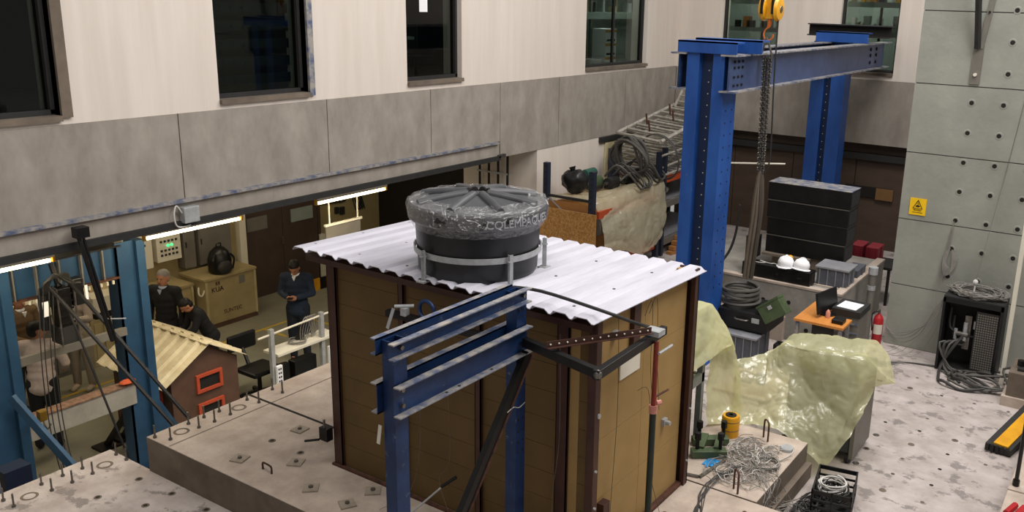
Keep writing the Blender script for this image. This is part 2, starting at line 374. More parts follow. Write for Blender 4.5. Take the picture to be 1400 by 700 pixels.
# windows
def win(n, axis, a, b, z0, z1, mull=(), sill=True):
    w = bpy.data.objects.new('window_%d' % n, None); COL.objects.link(w); w['kind'] = 'structure'
    if axis == 'x':
        w.location = ((a + b) / 2, YW + .1, z0); P = lambda u0, t0, c0, u1, t1, c1: B(u0, YW + t0, c0, u1, YW + t1, c1)
    else:
        w.location = (XB + .1, (a + b) / 2, z0); P = lambda u0, t0, c0, u1, t1, c1: B(XB + t0, u0, c0, XB + t1, u1, c1)
    obj('window_frame', P(a, .1, z0 + .05, a + .04, .2, z1), M_rubber, w); obj('window_frame', P(b - .04, .1, z0 + .05, b, .2, z1), M_rubber, w)
    obj('window_frame', P(a, .1, z0 + .04, b, .2, z0 + .09), M_rubber, w)
    if sill: obj('sill', P(a - .0, -.03, z0 - .01, b, .2, z0 + .04), M_scuff if n == 0 else M_slabside, w)
    cuts = [a + .04] + list(mull) + [b - .04]
    for c0, c1 in zip(cuts[:-1], cuts[1:]): obj('pane', P(c0, .145, z0 + .09, c1, .15, z1), M_glass, w)
    for c in mull: obj('mullion', P(c - .012, .12, z0 + .09, c + .012, .18, z1), M_rubber, w)
    return w
for n, (a, b, c, d) in enumerate(WO): win(n + 1, 'x', a, b, c, d, mull=[14.6] if n == 3 else ())
for n, (a, b, c, d) in enumerate(WB): win(n + 5, 'y', a, b, c, d)
obj('door_jamb', B(4.42, YW - .02, 3.3, 4.52, YW + .1, 5.3), M_slabside, wu)
obj('door_jamb', B(7.34, YW - .02, 3.3, 7.42, YW + .1, 5.3), M_scuff, wu)
# rooms behind the windows (shallow, dark)
struct('wall_1', MB().box(-2, 11.9, 3.2, 17.3, 12, 5.6), M_roomd)
struct('wall_2', MB().box(12.9, YW + 1.6, 3.2, 20.5, YW + 1.7, 5.6), M_roomg)
struct('wall_3', MB().box(XB + 1.8, 1, 3.2, XB + 1.9, 8.5, 5.6), M_roomg)
struct('ceiling', MB().box(-2, YW + .4, 2.2, 17.3, 15.5, 2.33).box(-2, YW + .4, 5.5, 17.3, 12, 5.6).box(XB + .4, 1, 5.5, XB + 2, 12, 5.6), M_gcab)
struct('floor', MB().box(-2, YW + .36, 3.1, 19, 12, 3.2).box(XB + .36, 1, 3.1, 19, YW + .36, 3.2), M_gcab)
# green wall on the right, cast in courses
wg = struct('wall_right', B(XG + .03, -3, 0, XG + .5, 2.72, 6.2), M_green)
zc = [0, .876, 1.79, 2.69, 3.59, 4.5, 5.4, 6.2]
for a, b in zip(zc[:-1], zc[1:]):
    obj('panel', B(XG, -3, a + .006, XG + .04, 2.725, b - .007), M_green, wg)
for j in range(6):
    y = 2.01 - j * .371
    for k in range(12):
        z = 1.10 + k * .381
        if j == 0 and k > 6: continue
        obj('tie_hole', MB().cyl((XG - .001, y, z), (XG - .004, y, z), .028, .028, 10), M_dark, wg)
        obj('tie_ring', MB().lathe((XG, y, z), [(.05, 0), (.046, .003), (.03, .0035)], 12, rot=Matrix.Rotation(-PI / 2, 3, 'Y')), M_green, wg)
# aisle back wall at y=14.2
aw = struct('wall_aisle', MB().box(-2, 14.2, ZA, 17.5, 14.4, 2.3), M_awall)
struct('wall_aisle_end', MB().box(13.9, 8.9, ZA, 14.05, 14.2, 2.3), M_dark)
struct('trim_3', MB().box(10.16, 14.0, ZA, 10.3, 14.2, 2.2), M_offw)
struct('trim_4', MB().box(12.1, 14.05, ZA, 12.22, 14.2, -.3), M_offw)
d1 = bpy.data.objects.new('door_1', None); COL.objects.link(d1); d1.location = (11.2, 14.1, ZA); d1['kind'] = 'structure'
for k in range(2):
    a = 10.36 + k * .87
    lf = obj('door_leaf', B(a, 14.12, ZA, a + .86, 14.18, 1.0), M_door, d1)
    obj('pane', B(a + .2 if k else a + .04, 14.1, .08, a + .74 if k else a + .5, 14.125, .34), M_gcab if not k else M_roomg, lf)
obj('door_frame', MB().box(10.3, 14.1, ZA, 10.36, 14.2, 1.1).box(12.1, 14.1, ZA, 12.16, 14.2, 1.1).box(10.3, 14.1, 1.0, 12.16, 14.2, 1.1), M_door, d1)
obj('door_handle', MB().cyl((11.18, 14.08, -.3), (11.18, 14.08, -.15), .012), M_steel, d1)
# white return wall below the band
struct('wall_left_lower', MB().box(12.06, YW + .01, 0, 17.0, YW + .3, 2.07).box(12.06, YW + .3, 0, 12.3, 10.2, 2.07), M_white)
struct('trim_5', B(14.2, YW - .03, -.0, 17, YW + .0, 1.95), mat('cream_panel', '#cfc49a', .7))
struct('trim_6', B(14.0, YW - .05, 1.97, 16.9, YW + .02, 2.06), M_rubber)

# conduit boxes and cables on the band
jb = thing('junction_box', 'small grey junction box hanging below the concrete band, cable looped beside it', 'electrical box', (5.55, YW - .08, 2.12))
obj('box', B(5.5, YW - .12, 2.09, 5.68, YW - .03, 2.26), M_galv, jb, bevel=.006)
obj('cable_loop', MB().tube([(5.5, YW - .08, 2.2), (5.44, YW - .08, 2.29), (5.40, YW - .09, 2.2), (5.42, YW - .09, 2.08), (5.5, YW - .08, 2.05), (5.6, YW - .06, 2.05)], .008), M_wcable, jb)

# raised test slabs
def slab(name, label, x0, y0, x1, y1, z0=0, z1=.36, side=True):
    t = thing(name, label, 'slab', ((x0 + x1) / 2, (y0 + y1) / 2, z0))
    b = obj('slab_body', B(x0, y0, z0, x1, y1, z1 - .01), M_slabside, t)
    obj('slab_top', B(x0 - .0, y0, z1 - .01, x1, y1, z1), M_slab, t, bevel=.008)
    return t
s1 = slab('concrete_slab', 'large raised concrete slab carrying the ochre test house, rods along its far edge', 4.345, .67, 6.64, 7.62)
obj('joint', B(5.49, 5.2, .36, 5.52, 7.62, .362), M_dark, s1); obj('joint', B(4.36, 7.27, .36, 6.6, 7.285, .3615), M_slabside, s1)
s2 = slab('concrete_slab', 'pale concrete block covered with tangled grey sensor cables', 6.66, 2.38, 7.98, 3.36)
obj('slab_foot', B(6.66, 2.32, 0, 7.98, 2.38, .16), M_slabside, s2)
s3 = slab('concrete_slab', 'pale concrete slab edge at the lower right corner holding a black post', 6.66, -.9, 10.2, .6)
def rod(x, y, z, h=.13):
    t = thing('threaded_rod', 'threaded steel rod standing up from the edge of the concrete slab', 'rod', (x, y, z), 'threaded rods along the slab edges')
    obj('rod_shaft', MB().cyl((x, y, z), (x, y, z + h), .009, n=8), M_steel, t)
    obj('nut', MB().cyl((x, y, z), (x, y, z + .02), .018, n=6), M_screw, t); return t
rods = [(3.288, 8.172), (3.293, 8.0), (3.623, 8.18), (3.623, 8.0), (3.817, 8.18), (3.805, 7.99), (3.996, 8.165), (4.0, 7.995), (4.332, 8.166), (4.332, 7.99)]
r0 = rod(*rods[0], 0)
ORD = ('first', 'second', 'third', 'fourth', 'fifth', 'sixth')
r0['label'] = 'threaded rod, first from the left in the far row on the low slab'
for i, (x, y) in enumerate(rods[1:], 1): dup(r0, (x, y, 0), None, 'threaded rod, %s from the left in the %s row on the low slab' % (ORD[i // 2], 'near' if i % 2 else 'far'))
for i, (x, y) in enumerate([(4.38, 7.535), (4.44, 7.38), (4.731, 7.53), (4.742, 7.38), (4.905, 7.534), (4.909, 7.37), (5.074, 7.526), (5.097, 7.38), (5.41, 7.53), (5.44, 7.38), (5.73, 7.53), (5.74, 7.38)]):
    dup(r0, (x, y, .36), None, 'threaded rod, %s from the left in the %s row on the raised slab' % (ORD[i // 2], 'near' if i % 2 else 'far'))
for x, y in ((3.46, 8.07), (4.16, 8.07), (4.6, 7.45), (5.25, 7.45)):
    z = 0 if x < 4.3 else .36
    obj('casting_ring', MB().lathe((x, y, z), [(.075, .001), (.07, .004), (.055, .004), (.05, .001)], 20), M_slabside, fl if z == 0 else s1)
M_platec = mat('dusty_plate', '#a39787', .7, .1, scale=20, dark='#8a7f71')
def aplate(x, y, z):
    t = thing('anchor_plate', 'small square steel anchor plate with a nut lying on the raised slab', 'plate', (x, y, z), 'anchor plates on the raised slab')
    obj('plate', B(x - .065, y - .065, z, x + .065, y + .065, z + .014, rz=.1), M_platec, t); obj('nut', MB().cyl((x, y, z + .012), (x, y, z + .03), .02, n=6), M_screw, t); return t
pl = [(5.279, 6.562), (4.581, 6.546), (4.831, 6.082), (4.611, 5.632), (4.614, 5.188), (4.885, 5.166), (4.98, 6.6), (4.98, 6.2)]
p0 = aplate(*pl[0], .36)
p0['label'] = 'square steel anchor plate farthest from the slab rods on the right, nearest the house corner'
for (x, y), lb in zip(pl[1:6], ('below the slab rods, leftmost', 'right of the low rebar loop', 'midway between the rebar loop and the blue frame', 'nearest the left column of the blue frame', 'closest to the base of the ochre house wall')): dup(p0, (x, y, .36), random.random(), 'square steel anchor plate ' + lb)
for x, y in pl[6:]:
    r_, d_ = hole_mb(x, y, .361); obj('anchor_hole', d_, M_dark, s1); obj('anchor_ring', r_, M_slabside, s1)
def ubar(x, y, z, w, h, ang, label, r=.009):
    dx, dy = math.cos(ang) * w / 2, math.sin(ang) * w / 2
    o = obj('lifting_loop', MB().tube([(x - dx, y - dy, z), (x - dx, y - dy, z + h * .8), (x - dx * .6, y - dy * .6, z + h), (x + dx * .6, y + dy * .6, z + h), (x + dx, y + dy, z + h * .8), (x + dx, y + dy, z)], r), M_rust, at=(x, y, z))
    return tag(o, label, 'lifting loop')
ubar(4.585, 6.17, .36, .13, .07, 1.5, 'low bent rebar loop on the bare raised slab left of the test house')
ubar(6.79, 3.3, .36, .09, .22, 2.5, 'tall rusty rebar loop beside the corner of the ochre test house')
ubar(6.72, 2.6, .36, .09, .2, .8, 'rusty rebar loop at the near end of the cable-covered block')
ubar(7.8, 2.75, .36, .1, .2, .8, 'rusty rebar loop at the far end of the cable-covered block')
for i, (x, y) in enumerate(((6.3, 2.75), (6.45, 2.4), (6.2, 2.35), (6.05, 2.95))):
    r_, d_ = hole_mb(x, y, .361); obj('anchor_hole', d_, M_rust, s1)
# ================================================================ TEST HOUSE, TANK
hut = thing('test_house', 'ochre fibre-board test house with brown corner channels under a white corrugated roof', 'test house', (5.8, 4.45, .36))
HX, HY0, HY1, HZ0, HZ1, HX1 = 5.02, 3.09, 5.76, .36, 2.36, 6.54
obj('core', B(HX + .05, HY0 + .06, HZ0, HX1, HY1 - .05, HZ1 - .04), M_board, hut)
posts = [5.73, 4.92, 4.12, 3.33]
bays = [(4.96, 5.67), (4.17, 4.89), (3.37, 4.08), (3.09, 3.28)]
hb = .222
for (a, b) in bays:
    for k in range(9):
        z = HZ0 + .002 + k * hb
        obj('board', B(HX + .035, a - .02, z, HX + .055, b + .02, z + hb - .003), M_board, hut)
for p in posts:
    w = .1 if p > 5.7 or p < 3.4 else .055
    obj('channel_post', MB().box(HX, p - w / 2, HZ0, HX + .012, p + w / 2, HZ1).box(HX, p + w / 2 - .006, HZ0, HX + .05, p + w / 2, HZ1).box(HX, p - w / 2, HZ0, HX + .05, p - w / 2 + .006, HZ1), M_post, hut)
obj('channel_post', B(HX - .02, 3.03, HZ0, HX + .05, 3.10, HZ1), M_post, hut, bevel=.004)
obj('tan_strip', B(HX + .03, 3.2, HZ0, HX + .05, 3.29, HZ1), M_board2, hut)
for k in range(2):
    a = HX + .07 + k * .715
    for j in range(4):
        obj('side_board', B(a, HY0 - .0, HZ0 + .002 + j * .5, a + .712, HY0 + .03, HZ0 + .499 + j * .5), M_board2, hut)
obj('corner_board', B(6.48, HY0 + .05, HZ0, 6.53, HY0 + .09, HZ1), M_board2, hut)
obj('channel_post', MB().box(6.53, 3.02, HZ0, 6.60, 3.06, HZ1).box(6.585, 3.02, HZ0, 6.60, 3.2, HZ1), M_post, hut)
obj('top_rail', B(HX + .02, HY0 + .02, HZ1 - .07, HX + .06, HY1, HZ1 - .0), M_post, hut)
obj('bottom_rail', MB().box(HX - .02, HY0 - .04, HZ0, HX + .01, HY1 + .04, HZ0 + .02).box(HX, HY0 - .05, HZ0, HX1, HY0, HZ0 + .03), M_rust, hut)
obj('bracket', B(5.56, 3.05, 1.93, 5.66, 3.09, 2.33), M_post, hut)
obj('pale_plate', B(5.42, 3.075, 1.75, 5.72, 3.088, 1.97), M_offw, hut)
obj('bracket', B(5.17, 3.03, .6, 5.26, 3.09, .84), M_post, hut)
for x, z in ((5.32, 2.15), (5.05, 1.62), (6.2, 1.1)):
    obj('hinge', MB().cyl((x, 3.02, z), (x, 3.09, z), .02, n=8).box(x - .03, 3.06, z - .03, x + .03, 3.09, z + .03), M_galv, hut)
for (x, z) in ((6.56, 1.1), (6.56, .6), (5.01, 1.2), (5.01, .9)):
    obj('screw', MB().cyl((x, 3.005, z), (x, 3.02, z), .01, n=6), M_galv, hut)
# roof
rf = obj('roof', MB().box(4.95, 3.06, 2.28, 5.0, 5.95, 2.33).box(6.5, 3.06, 2.27, 6.55, 5.95, 2.31).box(5.02, 3.1, 2.26, 6.5, 5.9, 2.28), M_post, hut)
def rz(x): return 2.395 - (x - 4.87) * .028
Y0, Y1 = 2.985, 6.01
N = 17; pitch = (Y1 - Y0) / N
def sheet(y0n, y1n, lift):
    rows = []
    ys = []
    for k in range(y0n, y1n):
        b = Y0 + k * pitch
        ys += [(b, -.02), (b + pitch * .12, -.02), (b + pitch * .32, .008), (b + pitch * .88, .008)]
    ys.append((Y0 + y1n * pitch, -.02))
    for x in (4.87, 5.5, 6.1, 6.66): rows.append([(x, y, rz(x) + dz + lift) for y, dz in ys])
    return rows
for a, b, l in ((0, 5, 0), (5, 9, .004), (9, 13, 0), (13, 17, .004)):
    s = MB().grid(sheet(a, b, l)); obj('roof_sheet', s, M_roof, rf, solid=.006)
for k in range(1, 17, 3):
    for x in (5.05, 5.6, 6.2):
        obj('roof_screw', MB().cyl((x, Y0 + k * pitch + .1, rz(x)), (x, Y0 + k * pitch + .1, rz(x) + .018), .012, n=6), M_screw, rf)
# tank
TC = Vector((5.40, 4.42, 2.39))
tk = thing('water_tank', 'black round plastic water tank wrapped in clear film on the white roof', 'water tank', TC)
obj('tank_body', MB().lathe(TC, [(.001, 0), (.44, 0), (.465, .012), (.475, .04), (.485, .2), (.495, .40), (.50, .44), (.525, .46)], 56), M_tank, tk, smooth=True)
obj('rim', MB().lathe(TC, [(.50, .42), (.535, .43), (.55, .45), (.545, .47), (.555, .49), (.552, .535), (.535, .55), (.515, .552)], 56), M_tank, tk, smooth=True)
ld = obj('lid', MB().lathe(TC, [(.545, .52), (.548, .555), (.535, .568), (.50, .555), (.36, .582), (.12, .615), (.001, .62)], 56), M_tlid, tk, smooth=True)
for k in range(8):
    a = k * PI / 4 + .25; c, s_ = math.cos(a), math.sin(a)
    pts = [TC + Vector((c * r, s_ * r, z)) for r, z in ((.09, .615), (.3, .593), (.49, .565))]
    obj('lid_rib', MB().tube(pts, [.038, .038, .034], 10, smooth=False), M_tlid, ld, smooth=True)
    obj('rib_end', MB().cyl(pts[0] + Vector((0, 0, .0)), pts[0] - Vector((c * .012, s_ * .012, -.001)), .033, n=10), M_dark, ld)
# clear film around rim and lid
def wrapz(a, t):   # t 0..1 from below rim to lid edge
    prof = [(.505, .37), (.53, .40), (.555, .445), (.562, .50), (.562, .55), (.548, .582), (.49, .588), (.40, .596)]
    f = t * (len(prof) - 1); i = min(int(f), len(prof) - 2); q = f - i
    r = prof[i][0] * (1 - q) + prof[i + 1][0] * q; z = prof[i][1] * (1 - q) + prof[i + 1][1] * q
    e = .35 + .65 * t; w = noise.noise(Vector((math.cos(a) * 3, math.sin(a) * 3, t * 2.5))) * .012 * e + noise.noise(Vector((math.cos(a) * 13, math.sin(a) * 13, t * 6))) * .012 * e - .004
    return TC + Vector((math.cos(a) * (r + w), math.sin(a) * (r + w), z + w * .9))
obj('plastic_wrap', MB().grid([[wrapz(2 * PI * i / 220, j / 24) for i in range(221)] for j in range(25)]), M_wrap, tk, smooth='raw')
def tbend(p):
    a = math.radians(-148) + p.x / .56
    r = .555 + p.z
    return TC + Vector((math.cos(a) * r, math.sin(a) * r, .478 + p.y))
a0 = math.atan2(-.78, -.62)
def tb(p): 
    a = a0 + .42 + p.x / .556; r = .564 + p.z
    return TC + Vector((math.cos(a) * r, math.sin(a) * r, .485 + p.y))
text('COLEMPAQUES', .085, mat('embossed_grey', '#9a9a9e', .5), tk, (0, 0, 0), (1, 0, 0), (0, 0, 1), .003, bend=tb)
# strap frame
sf = thing('tank_clamp', 'galvanized strap and upright flats clamping the black tank to the roof', 'clamp frame', TC + Vector((0, 0, 0)))
obj('strap', MB().lathe(TC, [(.500, .17), (.508, .17), (.510, .215), (.500, .215), (.500, .17)], 56), M_galv, sf, smooth=True)
for ang in (168, 225 + 20, 312, 65):
    a = math.radians(ang); c, s_ = math.cos(a), math.sin(a); R = Matrix.Rotation(a, 3, 'Z')
    m = MB(); q = TC
    p0 = q + Vector((c * .535, s_ * .535, -.01)); m.obox(p0, p0 + Vector((0, 0, .25)), .006, .035, up=(c, s_, 0)); m.obox(p0 + Vector((-s_ * .017, c * .017, 0)), p0 + Vector((-s_ * .017, c * .017, .25)), .03, .005, up=(c, s_, 0))
    m.obox(q + Vector((c * .5, s_ * .5, .19)), q + Vector((c * .56, s_ * .56, .19)), .03, .006)
    m.box(p0.x - .04, p0.y - .04, p0.z - .0, p0.x + .04, p0.y + .04, p0.z + .012)
    obj('upright', m, M_galv, sf)

# ================================================================ NEAR BLUE FRAME
nf = thing('loading_stand', 'blue steel frame of paired horizontal beams in front of the ochre test house', 'steel frame', (4.15, 3.54, 0))
def column(x0, x1, y0, y1, z0, z1, par, m):
    w = .007
    return obj('column', MB().box(x0, y0, z0, x1, y0 + w, z1).box(x0, y1 - w, z0, x1, y1, z1).box(x0, y0 + w, z0, x0 + w, y1 - w, z1).box(x1 - w, y0 + w, z0, x1, y1 - w, z1), m, par)
c1 = column(3.496, 3.606, 3.492, 3.583, 0, 2.561, nf, M_blue)
c2 = column(4.681, 4.791, 3.492, 3.583, .36, 2.549, nf, M_blue)
for c, x, z in ((c1, 3.551, 0), (c2, 4.736, .36)):
    obj('base_plate', B(x - .12, 3.42, z, x + .12, 3.65, z + .014), M_blue, c)
for x in (4.708, 4.764):
    for z in (2.414, 2.367, 1.893, 1.854, 1.593, 1.498, 1.419, 1.34):
        obj('bolt_hole', MB().cyl((x, 3.492, z), (x, 3.490, z), .009, n=8), M_dark, c2)
def cbeam(y, fl, z0, z1, x0, x1, par, m, top=None):
    b = obj('beam', MB().box(x0, min(y, y + math.copysign(.007, fl)), z0, x1, max(y, y + math.copysign(.007, fl)), z1), m, par)
    for z in (z0, z1 - .008): obj('flange', MB().box(x0, min(y, y + fl), z, x1, max(y, y + fl), z + .008), top or m, b)
    return b
b1 = cbeam(3.488, -.051, 2.474, 2.576, 3.444, 4.78, nf, M_blue, M_scuff)
b2 = cbeam(3.488, -.059, 2.104, 2.296, 3.476, 4.787, nf, M_blue, M_scuff)
b3 = cbeam(3.587, .047, 2.474, 2.576, 3.452, 4.756, nf, M_blue, M_scuff)
b4 = cbeam(3.587, .055, 2.104, 2.296, 3.452, 4.756, nf, M_blue, M_scuff)
for b, x, z in ((b1, 3.54, 2.525), (b2, 3.54, 2.16), (b2, 3.54, 2.26), (b2, 4.74, 2.18), (b1, 4.73, 2.525)):
    obj('bolt', MB().cyl((x, 3.488, z), (x, 3.46, z), .015, n=6), M_steel, b)
for x in (3.91, 4.03, 4.36): obj('bolt_hole', MB().cyl((x, 3.455, 2.1125), (x, 3.455, 2.1135), .011, n=8), M_dark, b2)
br = thing('raking_brace', 'dark rusty steel brace slanting down from the right column of the blue frame', 'brace', (3.10, 3.456, 0))
obj('brace_bar', MB().obox((4.76, 3.452, 2.10), (3.12, 3.452, .02), .045, .085, up=(1, 0, 0)), M_black, br)
obj('brace_lip', MB().obox((4.80, 3.425, 2.10), (3.16, 3.425, .02), .012, .010, up=(1, 0, 0)), M_rust, br)
obj('foot_plate', B(3.0, 3.38, 0, 3.25, 3.53, .012), M_rust, br)
obj('wire_tie', MB().tube([(4.50, 3.43, 1.75), (4.56, 3.42, 1.77), (4.66, 3.45, 1.72), (4.77, 3.48, 1.71)], .003), M_wcable, br)
bk = thing('outrigger', 'black steel tube outrigger carried from the blue frame to a red and green post', 'bracket frame', (4.8, 2.8, 2.17))
obj('arm', MB().obox((4.73, 3.46, 2.19), (4.61, 2.79, 2.17), .05, .065), M_black, bk, bevel=.004)
obj('arm', MB().obox((4.57, 2.775, 2.17), (5.58, 2.81, 2.17), .05, .065), M_black, bk, bevel=.004)
pa = obj('perforated_angle', MB().obox((4.62, 3.20, 2.262), (5.30, 2.77, 2.262), .005, .045).obox((4.62, 3.19, 2.24), (5.30, 2.76, 2.24), .035, .005), M_post, bk)
for k in range(13):
    q = Vector((4.62, 3.20, 2.262)).lerp(Vector((5.30, 2.77, 2.262)), (k + .5) / 13); obj('slot', MB().ell(q - Vector((.002, .003, 0)), .007, 6, 4), M_offw, pa)
obj('weld_pad', MB().ell((4.59, 2.77, 2.17), (.03, .03, .036), 8, 6), M_steel, bk)
pp = thing('prop_post', 'slim vertical post, red upper half and dark green lower half, holding the outrigger', 'post', (5.37, 2.78, .36))
obj('upper_tube', MB().cyl((5.37, 2.76, 1.62), (5.37, 2.76, 2.15), .019, n=12), mat('red_oxide_post', '#8a3324', .5, .1, scale=9, dark='#6a2519'), pp, smooth=True)
obj('lower_tube', MB().cyl((5.37, 2.76, .37), (5.37, 2.76, 1.62), .025, n=12), mat('dark_green_post', '#26312a', .45, .2, scale=9, dark='#1b231e'), pp, smooth=True)
obj('collar', MB().cyl((5.37, 2.76, 1.60), (5.37, 2.76, 1.66), .031, n=12).cyl((5.34, 2.72, 1.70), (5.37, 2.70, 1.70), .02, n=8), mat('pink_clamp', '#c98578', .5), pp)
obj('handle', MB().cyl((5.37, 2.76, 1.72), (5.52, 2.72, 1.74), .008, n=6), M_rust, pp)
obj('foot', B(5.3, 2.69, .36, 5.44, 2.83, .372), M_rust, pp)
obj('head_block', MB().box(5.32, 2.72, 2.205, 5.42, 2.84, 2.245).cyl((5.3, 2.7, 2.1), (5.5, 2.7, 2.1), .01, n=6), M_galv, pp)
tag(obj('black_conduit', MB().tube([(4.87, 3.74, 2.5), (4.945, 3.477, 2.50), (4.97, 2.96, 2.45), (5.2, 2.88, 2.33), (5.46, 2.84, 2.21)], .013, 8), M_rubber, at=(4.9, 3.5, 2.5)), 'black conduit pipe from the blue frame top over the roof edge to the outrigger', 'pipe')
lc = thing('load_sensor_arm', 'black square tube with steel clamp and ring behind the left part of the blue frame', 'sensor arm', (4.8, 4.4, 2.1))
obj('tube_arm', MB().obox((4.773, 4.82, 2.1), (4.837, 3.60, 2.1), .05, .05), M_black, lc)
obj('clamp', MB().box(4.74, 4.60, 2.12, 4.79, 4.65, 2.18).cyl((4.72, 4.69, 2.19), (4.82, 4.58, 2.19), .014, n=8), M_galv, lc)
obj('ring', MB().tube([Vector((4.82, 4.45, 2.18)) + Vector((0, math.cos(a), math.sin(a))) * .075 for a in [k * PI / 6 for k in range(13)]], .016, 8), M_blue, lc)
obj('hanging_strip', MB().obox((4.66, 4.64, 2.2), (4.63, 4.68, 2.04), .028, .005, up=(1, 0, 0)), M_galv, lc)
tag(obj('strap_end', MB().obox((3.48, 3.60, 2.02), (3.47, 3.61, 1.90), .025, .005, up=(1, 0, 0)), M_offw, at=(3.47, 3.6, 1.8)), 'pale strap end hanging beside the left column of the blue frame', 'strap')
# ================================================================ BIG BLUE FRAME
bf = thing('portal_gantry', 'tall bright blue steel portal frame with twin beams in front of the back wall', 'portal frame', (12.8, 4.7, 0))
def hcol(x0, x1, y0, y1, z1, par):      # H column, flanges across X
    m = MB().box(x0, y0, .02, x0 + .02, y1, z1).box(x1 - .02, y0, .02, x1, y1, z1).box(x0 + .02, (y0 + y1) / 2 - .01, .02, x1 - .02, (y0 + y1) / 2 + .01, z1)
    m.box(x0 - .08, y0 - .08, 0, x1 + .08, y1 + .05, .02); return m
def slabcol(x0, x1, y0, y1, z1):
    return MB().box(x0, y0, .02, x1, y1, z1).box(x0 - .06, y0 - .05, 0, x1 + .06, y1 + .05, .02)
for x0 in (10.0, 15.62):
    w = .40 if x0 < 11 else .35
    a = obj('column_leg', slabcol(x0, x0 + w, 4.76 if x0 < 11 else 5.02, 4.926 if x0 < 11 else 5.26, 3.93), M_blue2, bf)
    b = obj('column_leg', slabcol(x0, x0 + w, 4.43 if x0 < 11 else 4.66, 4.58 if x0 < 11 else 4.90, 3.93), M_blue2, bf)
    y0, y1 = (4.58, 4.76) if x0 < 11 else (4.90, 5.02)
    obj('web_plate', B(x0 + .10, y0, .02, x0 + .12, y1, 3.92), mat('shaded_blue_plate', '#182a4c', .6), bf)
    for k in range(24):
        obj('bolt_hole', MB().cyl((x0 + .099, y0 + .09, .5 + k * .14), (x0 + .097, y0 + .09, .5 + k * .14), .008, n=6), M_offw, bf)
for x in (10.12, 10.30):
    for k in range(16):
        obj('bolt_hole', MB().cyl((x, 4.43, 1.0 + k * .15), (x, 4.428, 1.0 + k * .15), .014, n=6), M_dark, bf)
for y, s in ((4.36, -1), (5.02, 1)):
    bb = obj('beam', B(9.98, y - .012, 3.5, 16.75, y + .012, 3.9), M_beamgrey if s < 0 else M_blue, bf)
    obj('flange', B(9.94, y - .1, 3.905, 17.0 - .06, y + .1, 3.925), M_scuff, bb); obj('flange', B(9.94, y - .1, 3.48, 16.9, y + .1, 3.5), M_scuff, bb)
    if s < 0:
        for x in (10.1, 10.22, 10.34):
            for z in (3.84, 3.77, 3.66, 3.56): obj('bolt', MB().cyl((x, y - .012, z), (x, y - .03, z), .017, n=6), M_dark, bb)
        for x in (15.9, 16.25):
            for z in (3.82, 3.72, 3.6): obj('bolt', MB().cyl((x, y - .012, z), (x, y - .03, z), .03, n=6), M_dark, bb)
obj('cap_channel', MB().box(9.96, 4.27, 3.93, 9.98, 5.04, 4.07).box(9.96, 4.27, 4.05, 10.2, 5.04, 4.07), M_blue2, bf)
obj('cap_channel', MB().box(10.36, 4.12, 3.93, 10.38, 5.0, 4.09).box(10.36, 4.12, 4.07, 10.6, 5.0, 4.09), M_blue2, bf)
obj('cap_channel', MB().box(15.5, 4.3, 3.93, 15.53, 5.2, 4.1).box(15.5, 4.3, 4.08, 15.75, 5.2, 4.1), M_blue2, bf)
hb_ = obj('cap_beam', MB().box(16.0, 4.05, 4.03, 16.02, 5.5, 4.2), M_dark, bf); obj('flange', B(15.9, 4.05, 4.2, 16.12, 5.5, 4.22), M_rubber, hb_); obj('flange', B(15.9, 4.05, 4.01, 16.12, 5.5, 4.03), M_rubber, hb_)
tag(obj('thin_rod', MB().cyl((11.0, 5.1, 2.42), (12.0, 4.3, 2.36), .012, n=6), M_offw, at=(11.5, 4.7, 2.4)), 'thin pale rod lying across the blue portal column at mid height', 'rod')
# crane hook with chains
HK = Vector((10.8, 4.215, 4.5))
ck = thing('crane_hook', 'yellow twin-sheave crane block with hook hanging in front of the blue beam', 'crane hook', HK)
for s in (-1, 1):
    R = Matrix.Rotation(PI / 2, 3, 'X') @ Matrix.Rotation(0, 3, 'Y')
    c = HK + Vector((s * .0, s * .085, -.04)); q = obj('sheave', MB().lathe(c, [(.001, -.04), (.06, -.045), (.13, -.035), (.15, 0), (.13, .035), (.06, .045), (.001, .04)], 24, rot=R), M_yel, ck, smooth=True)
    obj('cap', MB().lathe(c, [(.001, -.055), (.04, -.052), (.045, -.04)], 14, rot=R).lathe(c, [(.001, .055), (.04, .052), (.045, .04)], 14, rot=R), M_steel, q)
    obj('black_band', MB().box(c.x - .15, c.y - .03 if s > 0 else c.y + .0, c.z - .06, c.x - .1, c.y + .0 if s > 0 else c.y + .03, c.z + .12), M_black, q)
obj('block', B(HK.x - .05, HK.y - .1, HK.z - .16, HK.x + .05, HK.y + .1, HK.z + .1), M_yel, ck, bevel=.01)
obj('hook', MB().tube([HK + Vector(v) for v in ((0, .01, -.12), (0, .01, -.24), (0, .06, -.30), (0, .07, -.37), (0, .02, -.42), (0, -.04, -.39), (0, -.05, -.34))], [.022, .022, .026, .028, .026, .02, .01], 8), mat('orange_hook', '#d8702a', .45), ck, smooth=True)
obj('shackle', MB().tube([HK + Vector(v) for v in ((0, .03, -.38), (0, .06, -.5), (0, .07, -.62), (0, -.05, -.62), (0, -.02, -.5), (0, .03, -.38))], .013, 6), M_steel, ck)
for y in (.03, -.02, -.06):
    obj('rope', MB().cyl(HK + Vector((0, y, 0)), HK + Vector((0, y, 1.6)), .007, n=6), M_steel, ck)
